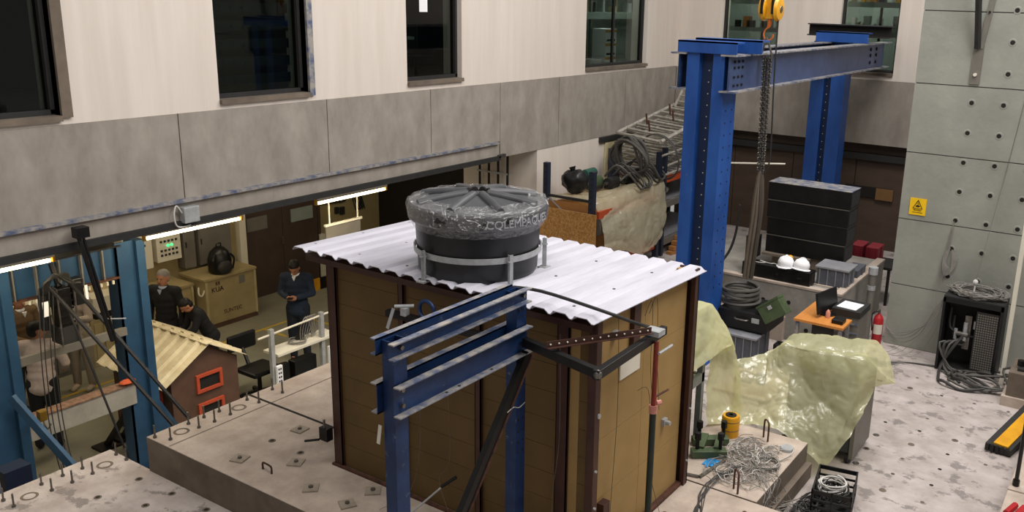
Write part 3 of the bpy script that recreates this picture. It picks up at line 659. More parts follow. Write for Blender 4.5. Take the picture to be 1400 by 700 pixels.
def chain(p0, p1, par, n):
    m = MB(); p0, p1 = Vector(p0), Vector(p1); d = (p1 - p0) / n; u = d.normalized()
    for k in range(n):
        c = p0 + d * (k + .5); s = u.orthogonal().normalized() if k % 2 else u.cross(u.orthogonal()).normalized()
        h = d.length * .8; w = .022
        m.tube([c + u * h, c + u * h * .5 + s * w, c - u * h * .5 + s * w, c - u * h, c - u * h * .5 - s * w, c + u * h * .5 - s * w, c + u * h], .0085, 5, smooth=False)
    return obj('chain', m, M_steel, par)
B0 = Vector((10.82, 4.19, 2.42))
hc = thing('lifting_chain', 'long steel chain sling hanging from the crane hook down to a cloth bundle', 'chain', (10.82, 4.2, 2.4))
chain(HK + Vector((0, .04, -.6)), B0 + Vector((0, .03, .0)), hc, 46); chain(HK + Vector((0, -.04, -.6)), B0 + Vector((0, -.02, 0)), hc, 46)
chain(HK + Vector((0, .0, -.6)), B0 + Vector((.03, .05, .3)), hc, 38)
tag(obj('pendant_cable', MB().tube([HK + Vector((0, -.1, -.1)), HK + Vector((0, -.11, -.9)), (10.84, 4.09, 2.6), (10.84, 4.17, 2.4)], .01, 6), M_rubber, at=HK), 'black cable hanging straight beside the steel chain sling', 'cable')
bd = thing('sling_bundle', 'limp brown canvas sling bundle hanging at the end of the steel chain', 'sling', (10.85, 4.22, .95))
for i, (dy, c) in enumerate(((0, M_slabside), (.045, mat('brown_canvas', '#6d6152', .9)), (-.045, mat('dark_canvas', '#4d453b', .9)))):
    obj('strap', MB().tube([B0 + Vector((0, dy * .2, .02)), (10.83, 4.20 + dy, 1.9), (10.85, 4.24 + dy * 1.1, 1.4), (10.86, 4.27 + dy, .98)], [.02, .035, .04, .04, .035, .03], 7), c, bd, smooth=True)
tag(obj('hanging_hose', MB().tube([(11.5, 4.72, 1.8), (11.5, 4.75, 1.4), (11.45, 4.82, 1.1), (11.3, 4.95, .85), (11.2, 5.0, .6)], .018, 6), M_rubber, at=(11.5, 4.7, 1)), 'dark hose hanging beside the canvas sling bundle', 'hose')

# ================================================================ CONCRETE TUB, BLOCK STACK
tb_ = thing('concrete_plinth', 'low grey concrete plinth with round side holes under the black block stack', 'plinth', (12.4, 4.3, 0))
obj('plinth_body', B(11.45, 3.17, 0, 13.6, 5.6, .78), M_tub, tb_, bevel=.01)
obj('rim', MB().box(11.44, 3.16, .78, 11.56, 5.6, .81).box(11.56, 3.16, .78, 13.6, 3.28, .81), M_slab, tb_)
obj('ledge', B(11.35, 3.9, 0, 11.45, 5.6, .34), M_slab, tb_)
for y, z in ((4.25, .52), (3.88, .55), (3.5, .55), (3.6, .2)):
    obj('side_hole', MB().cyl((11.449, y, z), (11.445, y, z), .03, n=10), M_dark, tb_)
st = [(12.32, 3.40, 4.60, 1.08), ]
for k in range(4):
    z = .98 + k * .262; y0 = 3.36 - .0 * k
    dx = (.0, .02, 0, .02)[k]
    t = thing('ballast_block', ('bottom', 'second from bottom', 'third from bottom', 'topmost, pale-topped')[k] + ' black steel ballast block of the tall stack', 'ballast block', (12.5, 4.0, z), 'black ballast blocks in the tall stack')
    yy0, yy1 = 3.435 - k * .008, 4.60 + k * .01
    obj('block_body', B(12.3 + dx, yy0, z, 12.75, yy1, z + .256), M_black, t, bevel=.006)
    obj('top_edge', B(12.295 + dx, yy0, z + .25, 12.76, yy1, z + .2575), M_scuff if k == 3 else M_screw, t)
    obj('end_web', B(12.34, yy0 - .004, z + .03, 12.7, yy0, z + .22), M_rubber, t)
tag(obj('wooden_bearer', MB().box(12.22, 3.9, .94, 12.32, 4.62, .975).box(12.35, 3.5, .79, 12.7, 4.5, .975), M_slabside, at=(12.5, 4, .8)), 'timber bearer under the stack of black ballast blocks', 'timber')
fb = thing('steel_box_beam', 'low black steel box section on the front of the plinth, two white helmets on it', 'steel box', (11.6, 4.1, .81))
obj('box_body', B(11.5, 3.63, .81, 11.72, 4.62, 1.0), M_black, fb, bevel=.005)
for y, s in ((3.78, .03), (4.1, .022), (4.42, .014)): obj('slot_hole', B(11.497, y - s, .89, 11.5, y + s, .915), M_dark, fb)
obj('end_recess', B(11.55, 3.626, .84, 11.68, 3.63, .97), M_dark, fb)
def helmet(x, y, z, rz_, label):
    t = thing('hard_hat', label, 'helmet', (x, y, z)); 
    obj('shell', MB().lathe((x, y, z), [(.10, .02), (.112, .05), (.108, .09), (.085, .13), (.05, .15), (.001, .156)], 20), M_wpaper, t, smooth=True)
    obj('brim', MB().lathe((x, y, z), [(.10, .022), (.128, .015), (.13, .008), (.10, .012)], 20).box(x - .14, y - .06, z + .008, x - .08, y + .06, z + .018), M_wpaper, t, smooth=True)
    obj('crest', MB().tube([(x - .1, y, z + .09), (x - .05, y, z + .15), (x, y, z + .165), (x + .05, y, z + .15), (x + .1, y, z + .09)], .012, 6), M_wpaper, t); return t
helmet(11.60, 4.02, 1.0, 0, 'white hard hat on the black box section, the left one of the pair')
h2 = helmet(11.60, 3.80, 1.0, .5, 'white hard hat on the black box section, the right one of the pair'); h2.rotation_euler = (0, .15, -.5); h2.location.z = 1.0
tag(obj('yellow_ear_defender', MB().ell((11.75, 4.02, 1.10), (.04, .05, .04), 8, 6), M_yel, at=(11.7, 4, 1.05)), 'small yellow item just behind the white hard hats', 'ear defender')
tag(obj('speaker_box', B(11.72, 4.53, 1.0, 11.95, 4.68, 1.32), M_blackpl, at=(11.8, 4.6, 1), bevel=.01), 'upright black box at the left end of the low steel box section', 'box')
tag(obj('white_rope', MB().tube([(11.6, 4.5, 1.01), (11.55, 4.42, 1.01), (11.6, 4.32, 1.01), (11.66, 4.42, 1.01), (11.6, 4.25, 1.01), (11.63, 4.2, 1.01), (11.6, 4.13, 1.01)], .006), M_wcable, at=(11.6, 4.4, 1)), 'loose white cord beside the hard hats on the steel box', 'cord')
def ribbin(name, label, x0, y0, x1, y1, z0, z1, body, lid, ribs, faces='xy', group=None):
    t = thing(name, label, 'storage bin', ((x0 + x1) / 2, (y0 + y1) / 2, z0), group)
    obj('bin_body', B(x0 + .015, y0 + .015, z0, x1 - .015, y1 - .015, z1 - .03), body, t, bevel=.008)
    if lid: obj('lid', B(x0 - .01, y0 - .01, z1 - .03, x1 + .01, y1 + .01, z1), lid, t, bevel=.006)
    m = MB()
    for k in range(ribs):
        y = y0 + (y1 - y0) * (k + .5) / ribs
        obj('rib', B(x0 + .0, y - .006, z0, x0 + .016, y + .006, z1 - .03), lid or body, t)
    for k in range(max(1, ribs // 2)):
        x = x0 + (x1 - x0) * (k + .5) / max(1, ribs // 2)
        obj('rib', B(x - .006, y0, z0, x + .006, y0 + .016, z1 - .03), lid or body, t)
    return t
ribbin('storage_bin', 'grey ribbed bin with flat pale lid at the foot of the black stack', 11.75, 3.19, 12.15, 3.64, .79, 1.06, M_gbin, M_glid, 4)
ribbin('storage_bin', 'small blue-grey bin at the right end of the plinth', 12.3, 3.2, 12.75, 3.42, .81, .95, M_gbin, None, 2)
for k in range(3):
    ribbin('storage_bin', ('left', 'middle', 'right')[k] + ' dark red plastic bin behind the black stack', 13.9, 3.82 - k * .24, 14.3, 4.04 - k * .24, .62, .90, M_redbin, None, 2, group='dark red bins behind the black stack')
tag(obj('bin_shelf', MB().box(13.8, 3.1, .58, 14.4, 4.3, .62).box(13.82, 3.12, 0, 13.86, 3.16, .58).box(13.82, 4.2, 0, 13.86, 4.24, .58).box(14.34, 3.12, 0, 14.38, 3.16, .58).box(14.34, 4.2, 0, 14.38, 4.24, .58), M_rubber, at=(14, 3.7, 0)), 'dark low shelf under the red bins', 'shelf')
tag(obj('white_rod_bundle', MB().box(11.75, 3.3, .782, 11.72, 3.9, .80), M_slab, at=(11.7, 3.6, .78)), 'thin pale strip lying along the plinth rim', 'strip')
gp = thing('leaning_grey_post', 'grey steel post standing between the plinth and the green wall', 'post', (12.0, 2.93, 0))
obj('post_tube', MB().cyl((12.0, 2.93, 0), (12.02, 2.93, 1.02), .05, n=10), M_gcab, gp, smooth=True); obj('post_cap', MB().cyl((12.02, 2.93, 1.0), (12.02, 2.93, 1.1), .065, n=10), M_galv, gp)
obj('strap', MB().cyl((12.01, 2.93, .78), (12.01, 2.93, .84), .056, n=10), M_galv, gp)
# fire extinguisher
EX = Vector((12.08, 2.80, 0))
ex = thing('fire_extinguisher', 'red fire extinguisher standing on the floor at the left edge of the green wall', 'fire extinguisher', EX)
obj('cylinder', MB().lathe(EX, [(.001, 0), (.06, 0), (.068, .02), (.068, .36), (.055, .40), (.025, .43), (.02, .45)], 20), M_red, ex, smooth=True)
obj('valve', MB().cyl(EX + Vector((0, 0, .44)), EX + Vector((0, 0, .48)), .018, n=8).box(EX.x - .06, EX.y - .01, .48, EX.x + .02, EX.y + .01, .50), M_steel, ex)
obj('hose', MB().tube([EX + Vector(v) for v in ((0, .02, .47), (0, .09, .42), (0, .085, .3), (0, .075, .18))], .009), M_rubber, ex)
obj('label_sticker', MB().lathe(EX, [(.0695, .16), (.0695, .3)], 20, a0=PI * .8, a1=PI * 1.4), M_offw, ex)
# desk with monitor
dk = thing('laptop_desk', 'small orange-topped desk with grey legs in front of the concrete plinth', 'desk', (10.75, 3.05, 0))
obj('desk_top', MB().box(10.34, 2.8, .715, 10.72, 3.42, .745).box(10.72, 3.12, .715, 11.15, 3.42, .745), M_wood, dk)
for x, y in ((10.38, 2.84), (10.38, 3.38), (10.68, 2.84), (11.1, 3.38)): obj('leg', B(x - .02, y - .02, 0, x + .02, y + .02, .715), M_scuff, dk)
obj('modesty_panel', B(10.40, 2.93, .38, 10.42, 3.2, .70), M_rubber, dk)
mn = thing('monitor', 'black flat monitor on the orange desk turned edge-on', 'monitor', (10.75, 3.12, .745))
obj('screen', MB().obox((10.52, 3.20, .92), (10.98, 3.10, .92), .03, .27, up=(.0, .18, 1)), M_blackpl, mn, bevel=.005)
obj('stand', MB().cyl((10.75, 3.14, .755), (10.75, 3.15, .9), .02, n=8), M_blackpl, mn); obj('base', MB().cyl((10.75, 3.13, .745), (10.75, 3.13, .757), .11, n=16), M_blackpl, mn)
tag(obj('black_device', B(10.44, 2.84, .745, 10.6, 2.98, .80), M_blackpl, at=(10.5, 2.9, .745), bevel=.01), 'small black box on the right corner of the orange desk', 'device')
tag(obj('pink_bottle', MB().lathe((10.62, 3.08, .745), [(.001, 0), (.03, 0), (.03, .07), (.012, .1), (.001, .11)], 12), mat('pinkish', '#d6917a', .5), at=(10.6, 3.08, .745), smooth=True), 'small pinkish bottle at the foot of the black monitor', 'bottle')
eq = thing('instrument_trolley', 'grey instrument trolley beside the orange desk with papers on top', 'trolley', (11.0, 2.9, 0))
obj('cabinet_body', B(10.78, 2.74, .35, 11.2, 3.06, .76), M_gcab, eq); obj('top_tray', B(10.76, 2.72, .76, 11.22, 3.08, .84), M_rubber, eq)
for x, y in ((10.8, 2.76), (10.8, 3.04), (11.18, 2.76), (11.18, 3.04)): obj('leg', MB().cyl((x, y, .0), (x, y, .35), .018, n=8), M_scuff, eq)
for k in range(3): obj('shelf', B(10.765, 2.74, .42 + k * .12, 10.78, 3.06, .44 + k * .12), M_scuff, eq)
tag(obj('paper_sheet', B(10.82, 2.78, .842, 11.1, 3.03, .85, rz=-.1), M_wpaper, at=(10.95, 2.9, .84)), 'white sheets of paper on the instrument trolley', 'paper')
# hoses, cases, boxes left of the desk
def coil(name, label, c, R, r, n, turns, m, flat=True, h=.1, rot=None, cat='hose coil', jit=.04):
    pts = []
    for k in range(turns * 16 + 1):
        a = k * 2 * PI / 16; q = Vector((math.cos(a) * (R + jit * noise.noise(Vector((k * .11, R * 9, 0)))), math.sin(a) * (R + jit * noise.noise(Vector((k * .13, 5, R * 3)))), h * k / (turns * 16) + .03 * noise.noise(Vector((k * .17, 1, 2)))))
        pts.append(Vector(c) + (rot @ q if rot else q))
    return tag(obj(name, MB().tube(pts, r, 6, sub=2), m, at=c, smooth=True), label, cat)
coil('hose_coil', 'thick dark hose coiled on top of black cases beside the big blue column', (10.6, 4.25, .72), .24, .022, 6, 5, M_hose, h=.22)
cs = thing('equipment_case', 'open black equipment case under the coiled dark hose', 'case', (10.6, 4.2, .45))
obj('case_body', B(10.3, 3.75, .45, 10.95, 4.42, .70), M_blackpl, cs, bevel=.02); obj('latch', B(10.285, 3.85, .58, 10.3, 3.95, .64), M_galv, cs); obj('handle', MB().tube([(10.3, 4.0, .6), (10.26, 4.02, .6), (10.26, 4.16, .6), (10.3, 4.18, .6)], .01), M_steel, cs)
ribbin('storage_bin', 'large grey ribbed bin with pale rim on the floor right of the blue column', 10.15, 3.82, 10.7, 4.36, 0, .43, M_gbin, M_glid, 5)
gb = thing('ammunition_style_box', 'army green steel box tilted on its corner in front of the plinth', 'steel box', (10.42, 3.80, .74))
R_ = Matrix.Rotation(.55, 4, 'X'); q = B(-.10, -.16, -.11, .10, .16, .11); gbo = obj('box_body', q, M_khaki, None, bevel=.006); gbo.parent = gb; gbo.location = (-.02, -.1, .03); gbo.rotation_euler = (-.65, .1, 0)
q = B(-.105, -.165, .11, .105, .165, .14); gl_ = obj('box_lid', q, M_khaki, None); gl_.parent = gb; gl_.location = (-.02, -.1, .03); gl_.rotation_euler = (-.65, .1, 0)
q = B(-.115, -.03, .03, -.10, .02, .08); gl2 = obj('clasp', q, M_galv, None); gl2.parent = gb; gl2.location = (-.02, -.1, .03); gl2.rotation_euler = (-.65, .1, 0)
c2_ = thing('hard_case', 'small closed black case standing on the floor below the army green box', 'case', (10.6, 3.55, 0))
obj('case_body', B(10.45, 3.45, 0, 10.62, 3.70, .3), M_blackpl, c2_, bevel=.02); obj('handle', MB().tube([(10.5, 3.55, .3), (10.5, 3.55, .33), (10.5, 3.63, .33), (10.5, 3.63, .3)], .008), M_blackpl, c2_); obj('rib', B(10.44, 3.56, .02, 10.45, 3.6, .28), M_rubber, c2_)
tag(obj('white_pallet_board', B(9.3, 3.3, .0, 10.05, 4.0, .04), M_slab, at=(9.8, 3.7, 0)), 'pale board lying on the floor before the grey bin', 'board')
tv = thing('small_vise', 'small rusty vise with blue bracket lying on the pale board', 'vise', (9.75, 3.7, .04))
obj('jaw', B(9.66, 3.66, .04, 9.86, 3.86, .1), M_rust, tv); obj('bracket', MB().box(9.7, 3.5, .04, 9.76, 3.6, .17), M_blue, tv); obj('spindle', MB().cyl((9.76, 3.62, .04), (9.76, 3.62, .16), .012, n=8), M_rust, tv)
# ================================================================ GREEN WALL FITTINGS, CABINET
sg = thing('warning_sign', 'yellow warning sign with black triangle on the green wall', 'sign', (XG - .01, 2.495, 1.96))
obj('plate', B(XG - .012, 2.39, 1.865, XG - .004, 2.60, 2.09), M_sign, sg)
tri = [(2.495, 2.065), (2.435, 1.955), (2.555, 1.955)]
obj('triangle', MB().tube([(XG - .014, y, z) for y, z in tri + tri[:1]], .006, 4, smooth=False).ell((XG - .014, 2.495, 1.985), (.002, .03, .013), 10, 6).box(XG - .016, 2.491, 1.99, XG - .012, 2.499, 2.03), M_dark, sg)
text('PELIGRO', .026, M_dark, sg, (XG - .013, 2.495, 1.93), (0, -1, 0), (0, 0, 1)); text('CARGA SUSPENDIDA', .014, M_dark, sg, (XG - .013, 2.495, 1.90), (0, -1, 0), (0, 0, 1))
wbk = thing('wall_bracket', 'grey steel strut and base plate bolted high on the green wall', 'bracket', (XG, 2.0, 3.7))
obj('base_plate', B(XG - .02, 1.95, 3.62, XG, 2.07, 4.1), M_gcab, wbk); obj('strut', MB().obox((XG - .05, 2.02, 4.06), (XG - .3, 2.1, 5.2), .05, .07), M_rubber, wbk); obj('strut', MB().obox((XG - .02, 1.99, 4.06), (XG - .02, 1.86, 5.2), .06, .02, up=(1, 0, 0)), M_gcab, wbk)
obj('bolt', MB().cyl((XG - .02, 2.01, 3.74), (XG - .05, 2.01, 3.74), .022, n=8), M_offw, wbk); obj('bolt', MB().cyl((XG - .02, 1.94, 4.5), (XG - .05, 1.94, 4.5), .015, n=8), M_dark, wbk)
cb = thing('network_cabinet', 'open black hose cabinet with perforated grille against the green wall', 'cabinet', (11.9, 1.6, 0))
X0, X1, Ya, Yb, H = 11.66, 12.1, 1.22, 1.93, .98
obj('back_panel', B(X1 - .02, Ya, 0.02, X1, Yb, H), M_rubber, cb); obj('side_panel', B(X0, Yb - .02, .02, X1, Yb, H), M_rubber, cb); obj('side_panel', B(X0, Ya, .02, X1, Ya + .02, H), M_rubber, cb)
obj('top_panel', B(X0, Ya, H, X1, Yb, H + .02), M_rubber, cb); obj('bottom_panel', B(X0, Ya, 0, X1, Yb, .03), M_rubber, cb)
for y in (Ya, Yb - .03): obj('frame_post', B(X0 - .01, y, 0, X0 + .03, y + .03, H), M_blackpl, cb)
obj('frame_rail', B(X0 - .01, Ya, H - .06, X0 + .03, Yb, H), M_blackpl, cb)
gr = obj('grille', B(X0 + .02, Ya + .04, .08, X0 + .026, Ya + .30, H - .12), M_rubber, cb)
for i in range(9):
    for j in range(24): obj('slot', B(X0 + .016, Ya + .05 + i * .027, .10 + j * .031, X0 + .0205, Ya + .068 + i * .027, .118 + j * .031), M_gcab, gr)
obj('manifold', MB().box(X0 + .12, 1.58, .3, X0 + .2, 1.66, .75), M_steel, cb)
obj('manifold_pipe', MB().cyl((X0 + .1, 1.60, .5), (X0 + .1, 1.74, .5), .035, n=10), M_steel, cb); obj('manifold_pipe', MB().cyl((X0 + .1, 1.64, .42), (X0 + .1, 1.64, .66), .028, n=10), M_galv, cb)
obj('fitting', MB().cyl((X0 + .1, 1.75, .42), (X0 + .1, 1.75, .56), .022, n=8).cyl((X0 + .1, 1.53, .6), (X0 + .1, 1.53, .7), .022, n=8), M_galv, cb)
for i, (y, z) in enumerate(((1.85, .8), (1.8, .7), (1.5, .75))): obj('inner_hose', MB().tube([(X0 + .2, y, z), (X0 + .15, y - .02, z - .25), (X0 + .1, 1.66, .5)], .018), M_rubber, cb)
def wander(c, rx, ry, n, z, amp, zz=.0, seed=0, dz=.012):
    random.seed(seed); pts = []; a = random.random() * 6
    for k in range(n):
        a += random.uniform(.5, 1.1); q = random.uniform(.55, 1.0)
        pts.append((c[0] + math.cos(a) * rx * q, c[1] + math.sin(a) * ry * q, z + random.uniform(0, dz)))
    return pts
hose_lab = ('thick black hose looping widest from the black cabinet onto the floor', 'grey hose making a narrow loop in front of the black cabinet', 'dark hose lying nearest the cabinet foot', 'grey hose running from the cabinet towards the anchor block')
for k in range(4):
    random.seed(61 + k); cx, cy = 11.28 + .08 * k, 1.52 - .10 * k; pts = [(X0 + .12, 1.64, .5 - .05 * k), (X0 - .04, 1.72 + .06 * k, .38), (X0 - .08, 1.84 - .03 * k, .1)]
    for j in range(9 + 2 * k): 
        a = 1.3 + .62 * j; rx, ry = .20 + .03 * k + random.uniform(-.05, .05), .30 + .02 * k + random.uniform(-.07, .07)
        pts.append((cx + rx * math.cos(a), cy + ry * math.sin(a), .02 + .012 * k + .02 * (j % 3)))
    pts += [(11.45, 1.1, .12 + .05 * k), (11.35, .8, .3 + .03 * k)] if k % 2 else []
    tag(obj('floor_hose', MB().tube(pts, .016 if k % 2 else .02, 6), M_hose if k % 2 else M_dcable, at=(cx, cy, 0), smooth=True), hose_lab[k], 'hose')
m = MB()
for k in range(26): m.tube(wander((11.9, 1.58), .24, .38, 9, H + .025, 0, seed=100 + k, dz=.09), .005, 5)
tag(obj('cable_tangle', m, M_cable, at=(11.9, 1.58, 1.0)), 'tangle of thin grey cables heaped on the black cabinet', 'cables', kind='stuff')
m = MB()
for k in range(8): m.tube([(XG - .03, 2.02, 1.50), (XG - .04, 2.09 - .006 * k, 1.36 - .01 * k), (XG - .05, 2.06 - .01 * k, 1.14 + .012 * k), (XG - .05, 1.98, 1.16 + .01 * k), (XG - .04, 1.92 + .008 * k, 1.33), (XG - .03, 2.0, 1.48)], .005, 5)
for k in range(4): m.tube([(XG - .02, 2.02, 1.86), (XG - .03, 2.03 + .012 * k, 1.5), (XG - .06, 2.07 + .02 * k, 1.0), (12.0, 2.0 + .04 * k, .55), (11.9, 2.2 + .1 * k, .05), (11.75, 2.5 + .08 * k, .01)], .003, 5)
for k in range(4): m.tube([(11.75, 1.92, .99), (11.7, 2.02, .8 - .05 * k), (11.85, 2.2 + .05 * k, .35), (12.05, 2.45 + .05 * k, .12 + .04 * k), (12.1, 2.7, .2 + .03 * k)], .006, 5)
tag(obj('wall_cable_bundle', m, M_cable, at=(XG - .05, 2.0, 1.2)), 'bundle of thin grey cables hanging from a hole in the green wall', 'cables', kind='stuff')
tag(obj('sensor_plug', MB().cyl((11.95, 1.63, 1.0), (11.97, 1.63, 1.12), .012, n=6).ell((11.97, 1.63, 1.15), (.03, .035, .04), 8, 6), M_wcable, at=(11.95, 1.63, 1.0)), 'white plug standing upright on top of the black cabinet', 'plug')
tag(obj('thin_wire', MB().tube([(11.97, 1.63, 1.17), (XG - .02, 1.50, 2.52), (XG - .02, 1.40, 3.5)], .003, 5), M_gcab, at=(12.1, 1.5, 2)), 'thin wire stretched up the green wall from the white plug', 'wire')
tag(obj('vertical_pipe', MB().obox((11.62, 1.12, 0), (11.62, 1.12, 3.4), .05, .05, up=(1, 0, 0)), M_offw, at=(11.62, 1.12, 0)), 'tall pale square pole standing at the right side of the black cabinet', 'pole')
for k in range(4):
    tag(obj('floor_cable', MB().tube([(11.7, 1.95 - .05 * k, .02), (11.6, 2.3, .012), (11.3, 2.5 + .08 * k, .012), (11.2, 2.9 + .05 * k, .012), (11.6, 2.95, .012), (11.95, 3.0, .012)], .006, 5), M_dcable if k % 2 else M_cable, at=(11.4, 2.6, 0)), ('nearest to the camera', 'second nearest', 'third nearest', 'farthest')[3 - k] + ' thin cable trailing from the black cabinet towards the extinguisher', 'cable')
# right edge
gx = thing('concrete_anchor_block', 'grey steel-capped concrete block at the right edge with a black fitting on top', 'block', (11.4, .75, 0))
obj('block_body', B(11.0, .4, 0, 11.55, 1.0, .42), M_slabside, gx, bevel=.01); obj('foot', B(10.96, .36, 0, 11.58, 1.04, .12), M_slab, gx)
obj('top_channel', B(11.08, .5, .42, 11.4, .92, .45), M_rubber, gx); obj('fitting', MB().cyl((11.2, .8, .45), (11.2, .8, .62), .04, n=8).cyl((11.2, .9, .45), (11.2, .9, .52), .04, n=8), M_black, gx)
rp = thing('cable_ramp', 'black rubber cable ramp with a yellow lid lying tilted at the right edge', 'cable ramp', (10.1, .6, 0))
a, b_ = Vector((9.62, .86, .05)), Vector((10.7, .62, .16))
obj('ramp_body', MB().obox(a, b_, .26, .07), M_rubber, rp); obj('yellow_lid', MB().obox(a + Vector((.02, -.02, .045)), b_ + Vector((0, -.02, .045)), .15, .02), M_yel, rp)
for k in range(5): obj('channel_slot', MB().box(9.60, .75 + k * .05, .02, 9.63, .785 + k * .05, .09), M_blackpl, rp)
bp = thing('black_post', 'slim black post with square foot on the slab at the lower right corner', 'post', (8.28, .55, .36))
obj('post_tube', MB().cyl((8.28, .55, .37), (8.28, .55, 1.0), .018, n=8), M_blackpl, bp); obj('foot_plate', B(8.18, .45, .36, 8.38, .6, .372), M_slab, bp); obj('socket', MB().cyl((8.28, .55, .37), (8.28, .55, .43), .03, n=8), M_black, bp); obj('clamp', MB().cyl((8.28, .55, .88), (8.34, .48, .90), .03, n=8), M_black, bp)
for k in range(2):
    tag(obj('red_grip_tool', MB().cyl((7.72 - k * .02, .55 - k * .07, .375), (7.9, .50 - k * .07, .38), .028, n=8), M_red, at=(7.8, .5, .36)), ('left' if k == 0 else 'right') + ' red grip handle lying at the lower right corner of the picture', 'handle')
# ================================================================ BLOCK WITH SENSOR CABLES
tj = thing('hydraulic_cylinder', 'yellow hollow hydraulic cylinder standing on the cable-covered concrete block', 'hydraulic cylinder', (7.68, 3.08, .36))
obj('cylinder_body', MB().lathe((7.68, 3.08, .36), [(.001, 0), (.085, 0), (.088, .01), (.088, .2), (.08, .215), (.055, .215)], 24), M_yel, tj, smooth=True)
obj('plunger', MB().lathe((7.68, 3.08, .36), [(.055, .205), (.055, .222), (.02, .222), (.02, .2)], 20), M_black, tj, smooth=True)
for z in (.07, .16): obj('band', MB().lathe((7.68, 3.08, .36), [(.0885, z), (.0895, z + .004), (.0885, z + .008)], 24), M_steel, tj)
gc = thing('studded_clamp', 'olive green steel clamp base with four upright studs beside the yellow cylinder', 'clamp base', (7.3, 3.05, .36))
obj('base_bar', MB().obox((7.05, 3.2, .40), (7.25, 2.93, .40), .10, .07).obox((7.28, 3.30, .40), (7.50, 3.02, .40), .10, .07), M_khaki, gc, bevel=.006)
obj('cross_bar', MB().obox((7.12, 3.14, .435), (7.40, 3.22, .435), .07, .04).obox((7.2, 3.0, .435), (7.44, 3.08, .435), .07, .04), M_khaki, gc)
for x, y in ((7.1, 3.16), (7.33, 3.25), (7.22, 2.98), (7.47, 3.06)): obj('stud', MB().cyl((x, y, .38), (x, y, .58), .018, n=8).cyl((x, y, .53), (x, y, .6), .03, n=6), M_black, gc)
tag(obj('blue_rag', MB().grid(noisy([[(6.98 + i * .03, 2.93 + j * .03, .367) for i in range(6)] for j in range(5)], .006, 30)).grid(noisy([[(6.95 + i * .02, 2.98 + j * .014, .369) for i in range(7)] for j in range(3)], .008, 40)), M_bluebit, at=(7.0, 2.97, .36)), 'torn scrap of bright blue plastic in front of the green clamp base', 'rag')
tag(obj('steel_angle_frame', MB().obox((6.67, 3.28, .37), (6.74, 2.97, .37), .03, .02).obox((6.74, 2.96, .37), (7.15, 2.9, .37), .03, .02), M_steel, at=(6.8, 3, .36)), 'flat steel angle lying on the block beside the test house corner', 'steel angle')
tag(obj('round_can_lid', MB().lathe((7.72, 2.5, .36), [(.001, .03), (.06, .03), (.066, .024), (.066, 0)], 20), M_galv, at=(7.72, 2.5, .36), smooth=True), 'round silvery lid on the far right corner of the cable-covered block', 'lid')
m = MB(); m2 = MB()
for k in range(70):
    random.seed(500 + k); c = (random.uniform(6.9, 7.6), random.uniform(2.5, 2.9)); rr = random.uniform(.08, .24)
    (m if k % 4 else m2).tube(wander(c, rr, rr * .8, 7, .365, 0, seed=300 + k, dz=.05), .0035, 4)
for k in range(14):
    random.seed(900 + k); y = random.uniform(2.5, 3.0); m.tube([(random.uniform(6.9, 7.5), y, .38), (random.uniform(6.8, 7.3), 2.40, .375), (random.uniform(6.8, 7.3), 2.36, .2), (random.uniform(6.8, 7.6), 2.25, .02)], .0035, 4)
tag(obj('sensor_cable_tangle', m, M_cable, at=(7.3, 2.7, .36)), 'thick tangle of thin grey sensor cables spread over the concrete block', 'cables', kind='stuff')
tag(obj('white_cable_tangle', m2, M_wcable, at=(7.3, 2.7, .36)), 'loose white wires mixed into the grey cable tangle on the block', 'wires', kind='stuff')
m = MB()
for k in range(9):
    random.seed(k); q = lambda v: v + random.uniform(-.035, .035)
    m.tube([(7.2, q(2.7), .38), (q(6.95), q(2.78), .39), (q(6.7), q(2.83), .385), (6.45, q(2.80), .37), (6.2, q(2.72), .368), (5.9, q(2.60), .368), (5.5, q(2.5), .368)], .004, 5)
tag(obj('cable_bundle', m, M_dcable, at=(6.5, 2.8, .36)), 'bundle of dark cables running from the tangle along the bare slab to the lower edge', 'cable bundle', kind='stuff')
coil('cable_coil', 'small coil of grey cable on top of the cable-covered block', (7.3, 2.55, .37), .12, .005, 6, 6, M_cable, h=.03, cat='cable coil', jit=.03)
kx = thing('black_crate', 'black plastic crate full of coiled cables on the floor by the yellow sheet', 'crate', (7.62, 1.98, 0))
R3 = .3
def rb(x0, y0, z0, x1, y1, z1): return B(x0, y0, z0, x1, y1, z1, rz=.18, c=(7.62, 1.98, 0))
for z0, z1 in ((0, .025), (.07, .09), (.14, .16), (.21, .25)):
    for a in ((7.36, 1.80, 7.88, 1.812), (7.36, 2.15, 7.88, 2.162), (7.36, 1.80, 7.372, 2.162), (7.868, 1.80, 7.88, 2.162)): obj('crate_slat', rb(a[0], a[1], z0, a[2], a[3], z1), M_blackpl, kx)
for x, y in ((7.36, 1.8), (7.36, 2.145), (7.863, 1.8), (7.863, 2.145), (7.36, 1.97), (7.6, 1.8), (7.6, 2.145)): obj('crate_post', rb(x, y, 0, x + .017, y + .017, .25), M_blackpl, kx)
obj('crate_floor', rb(7.36, 1.8, 0, 7.88, 2.16, .01), M_blackpl, kx)
coil('cable_coil', 'pale cable coil lying in the black crate', (7.62, 2.0, .16), .12, .008, 6, 5, M_wcable, h=.08, cat='cable coil')
m = MB()
for k in range(20): m.tube(wander((7.62, 1.98), .18, .13, 7, .06, 0, seed=40 + k, dz=.14), .006, 4)
tag(obj('crate_cables', m, M_dcable, at=(7.62, 1.98, .05)), 'dark cables heaped inside the black crate', 'cables', kind='stuff')
m = MB()
for k in range(22): m.tube(wander((7.15 + .02 * k, 2.15), .2, .12, 7, .005, 0, seed=70 + k, dz=.05), .006, 4)
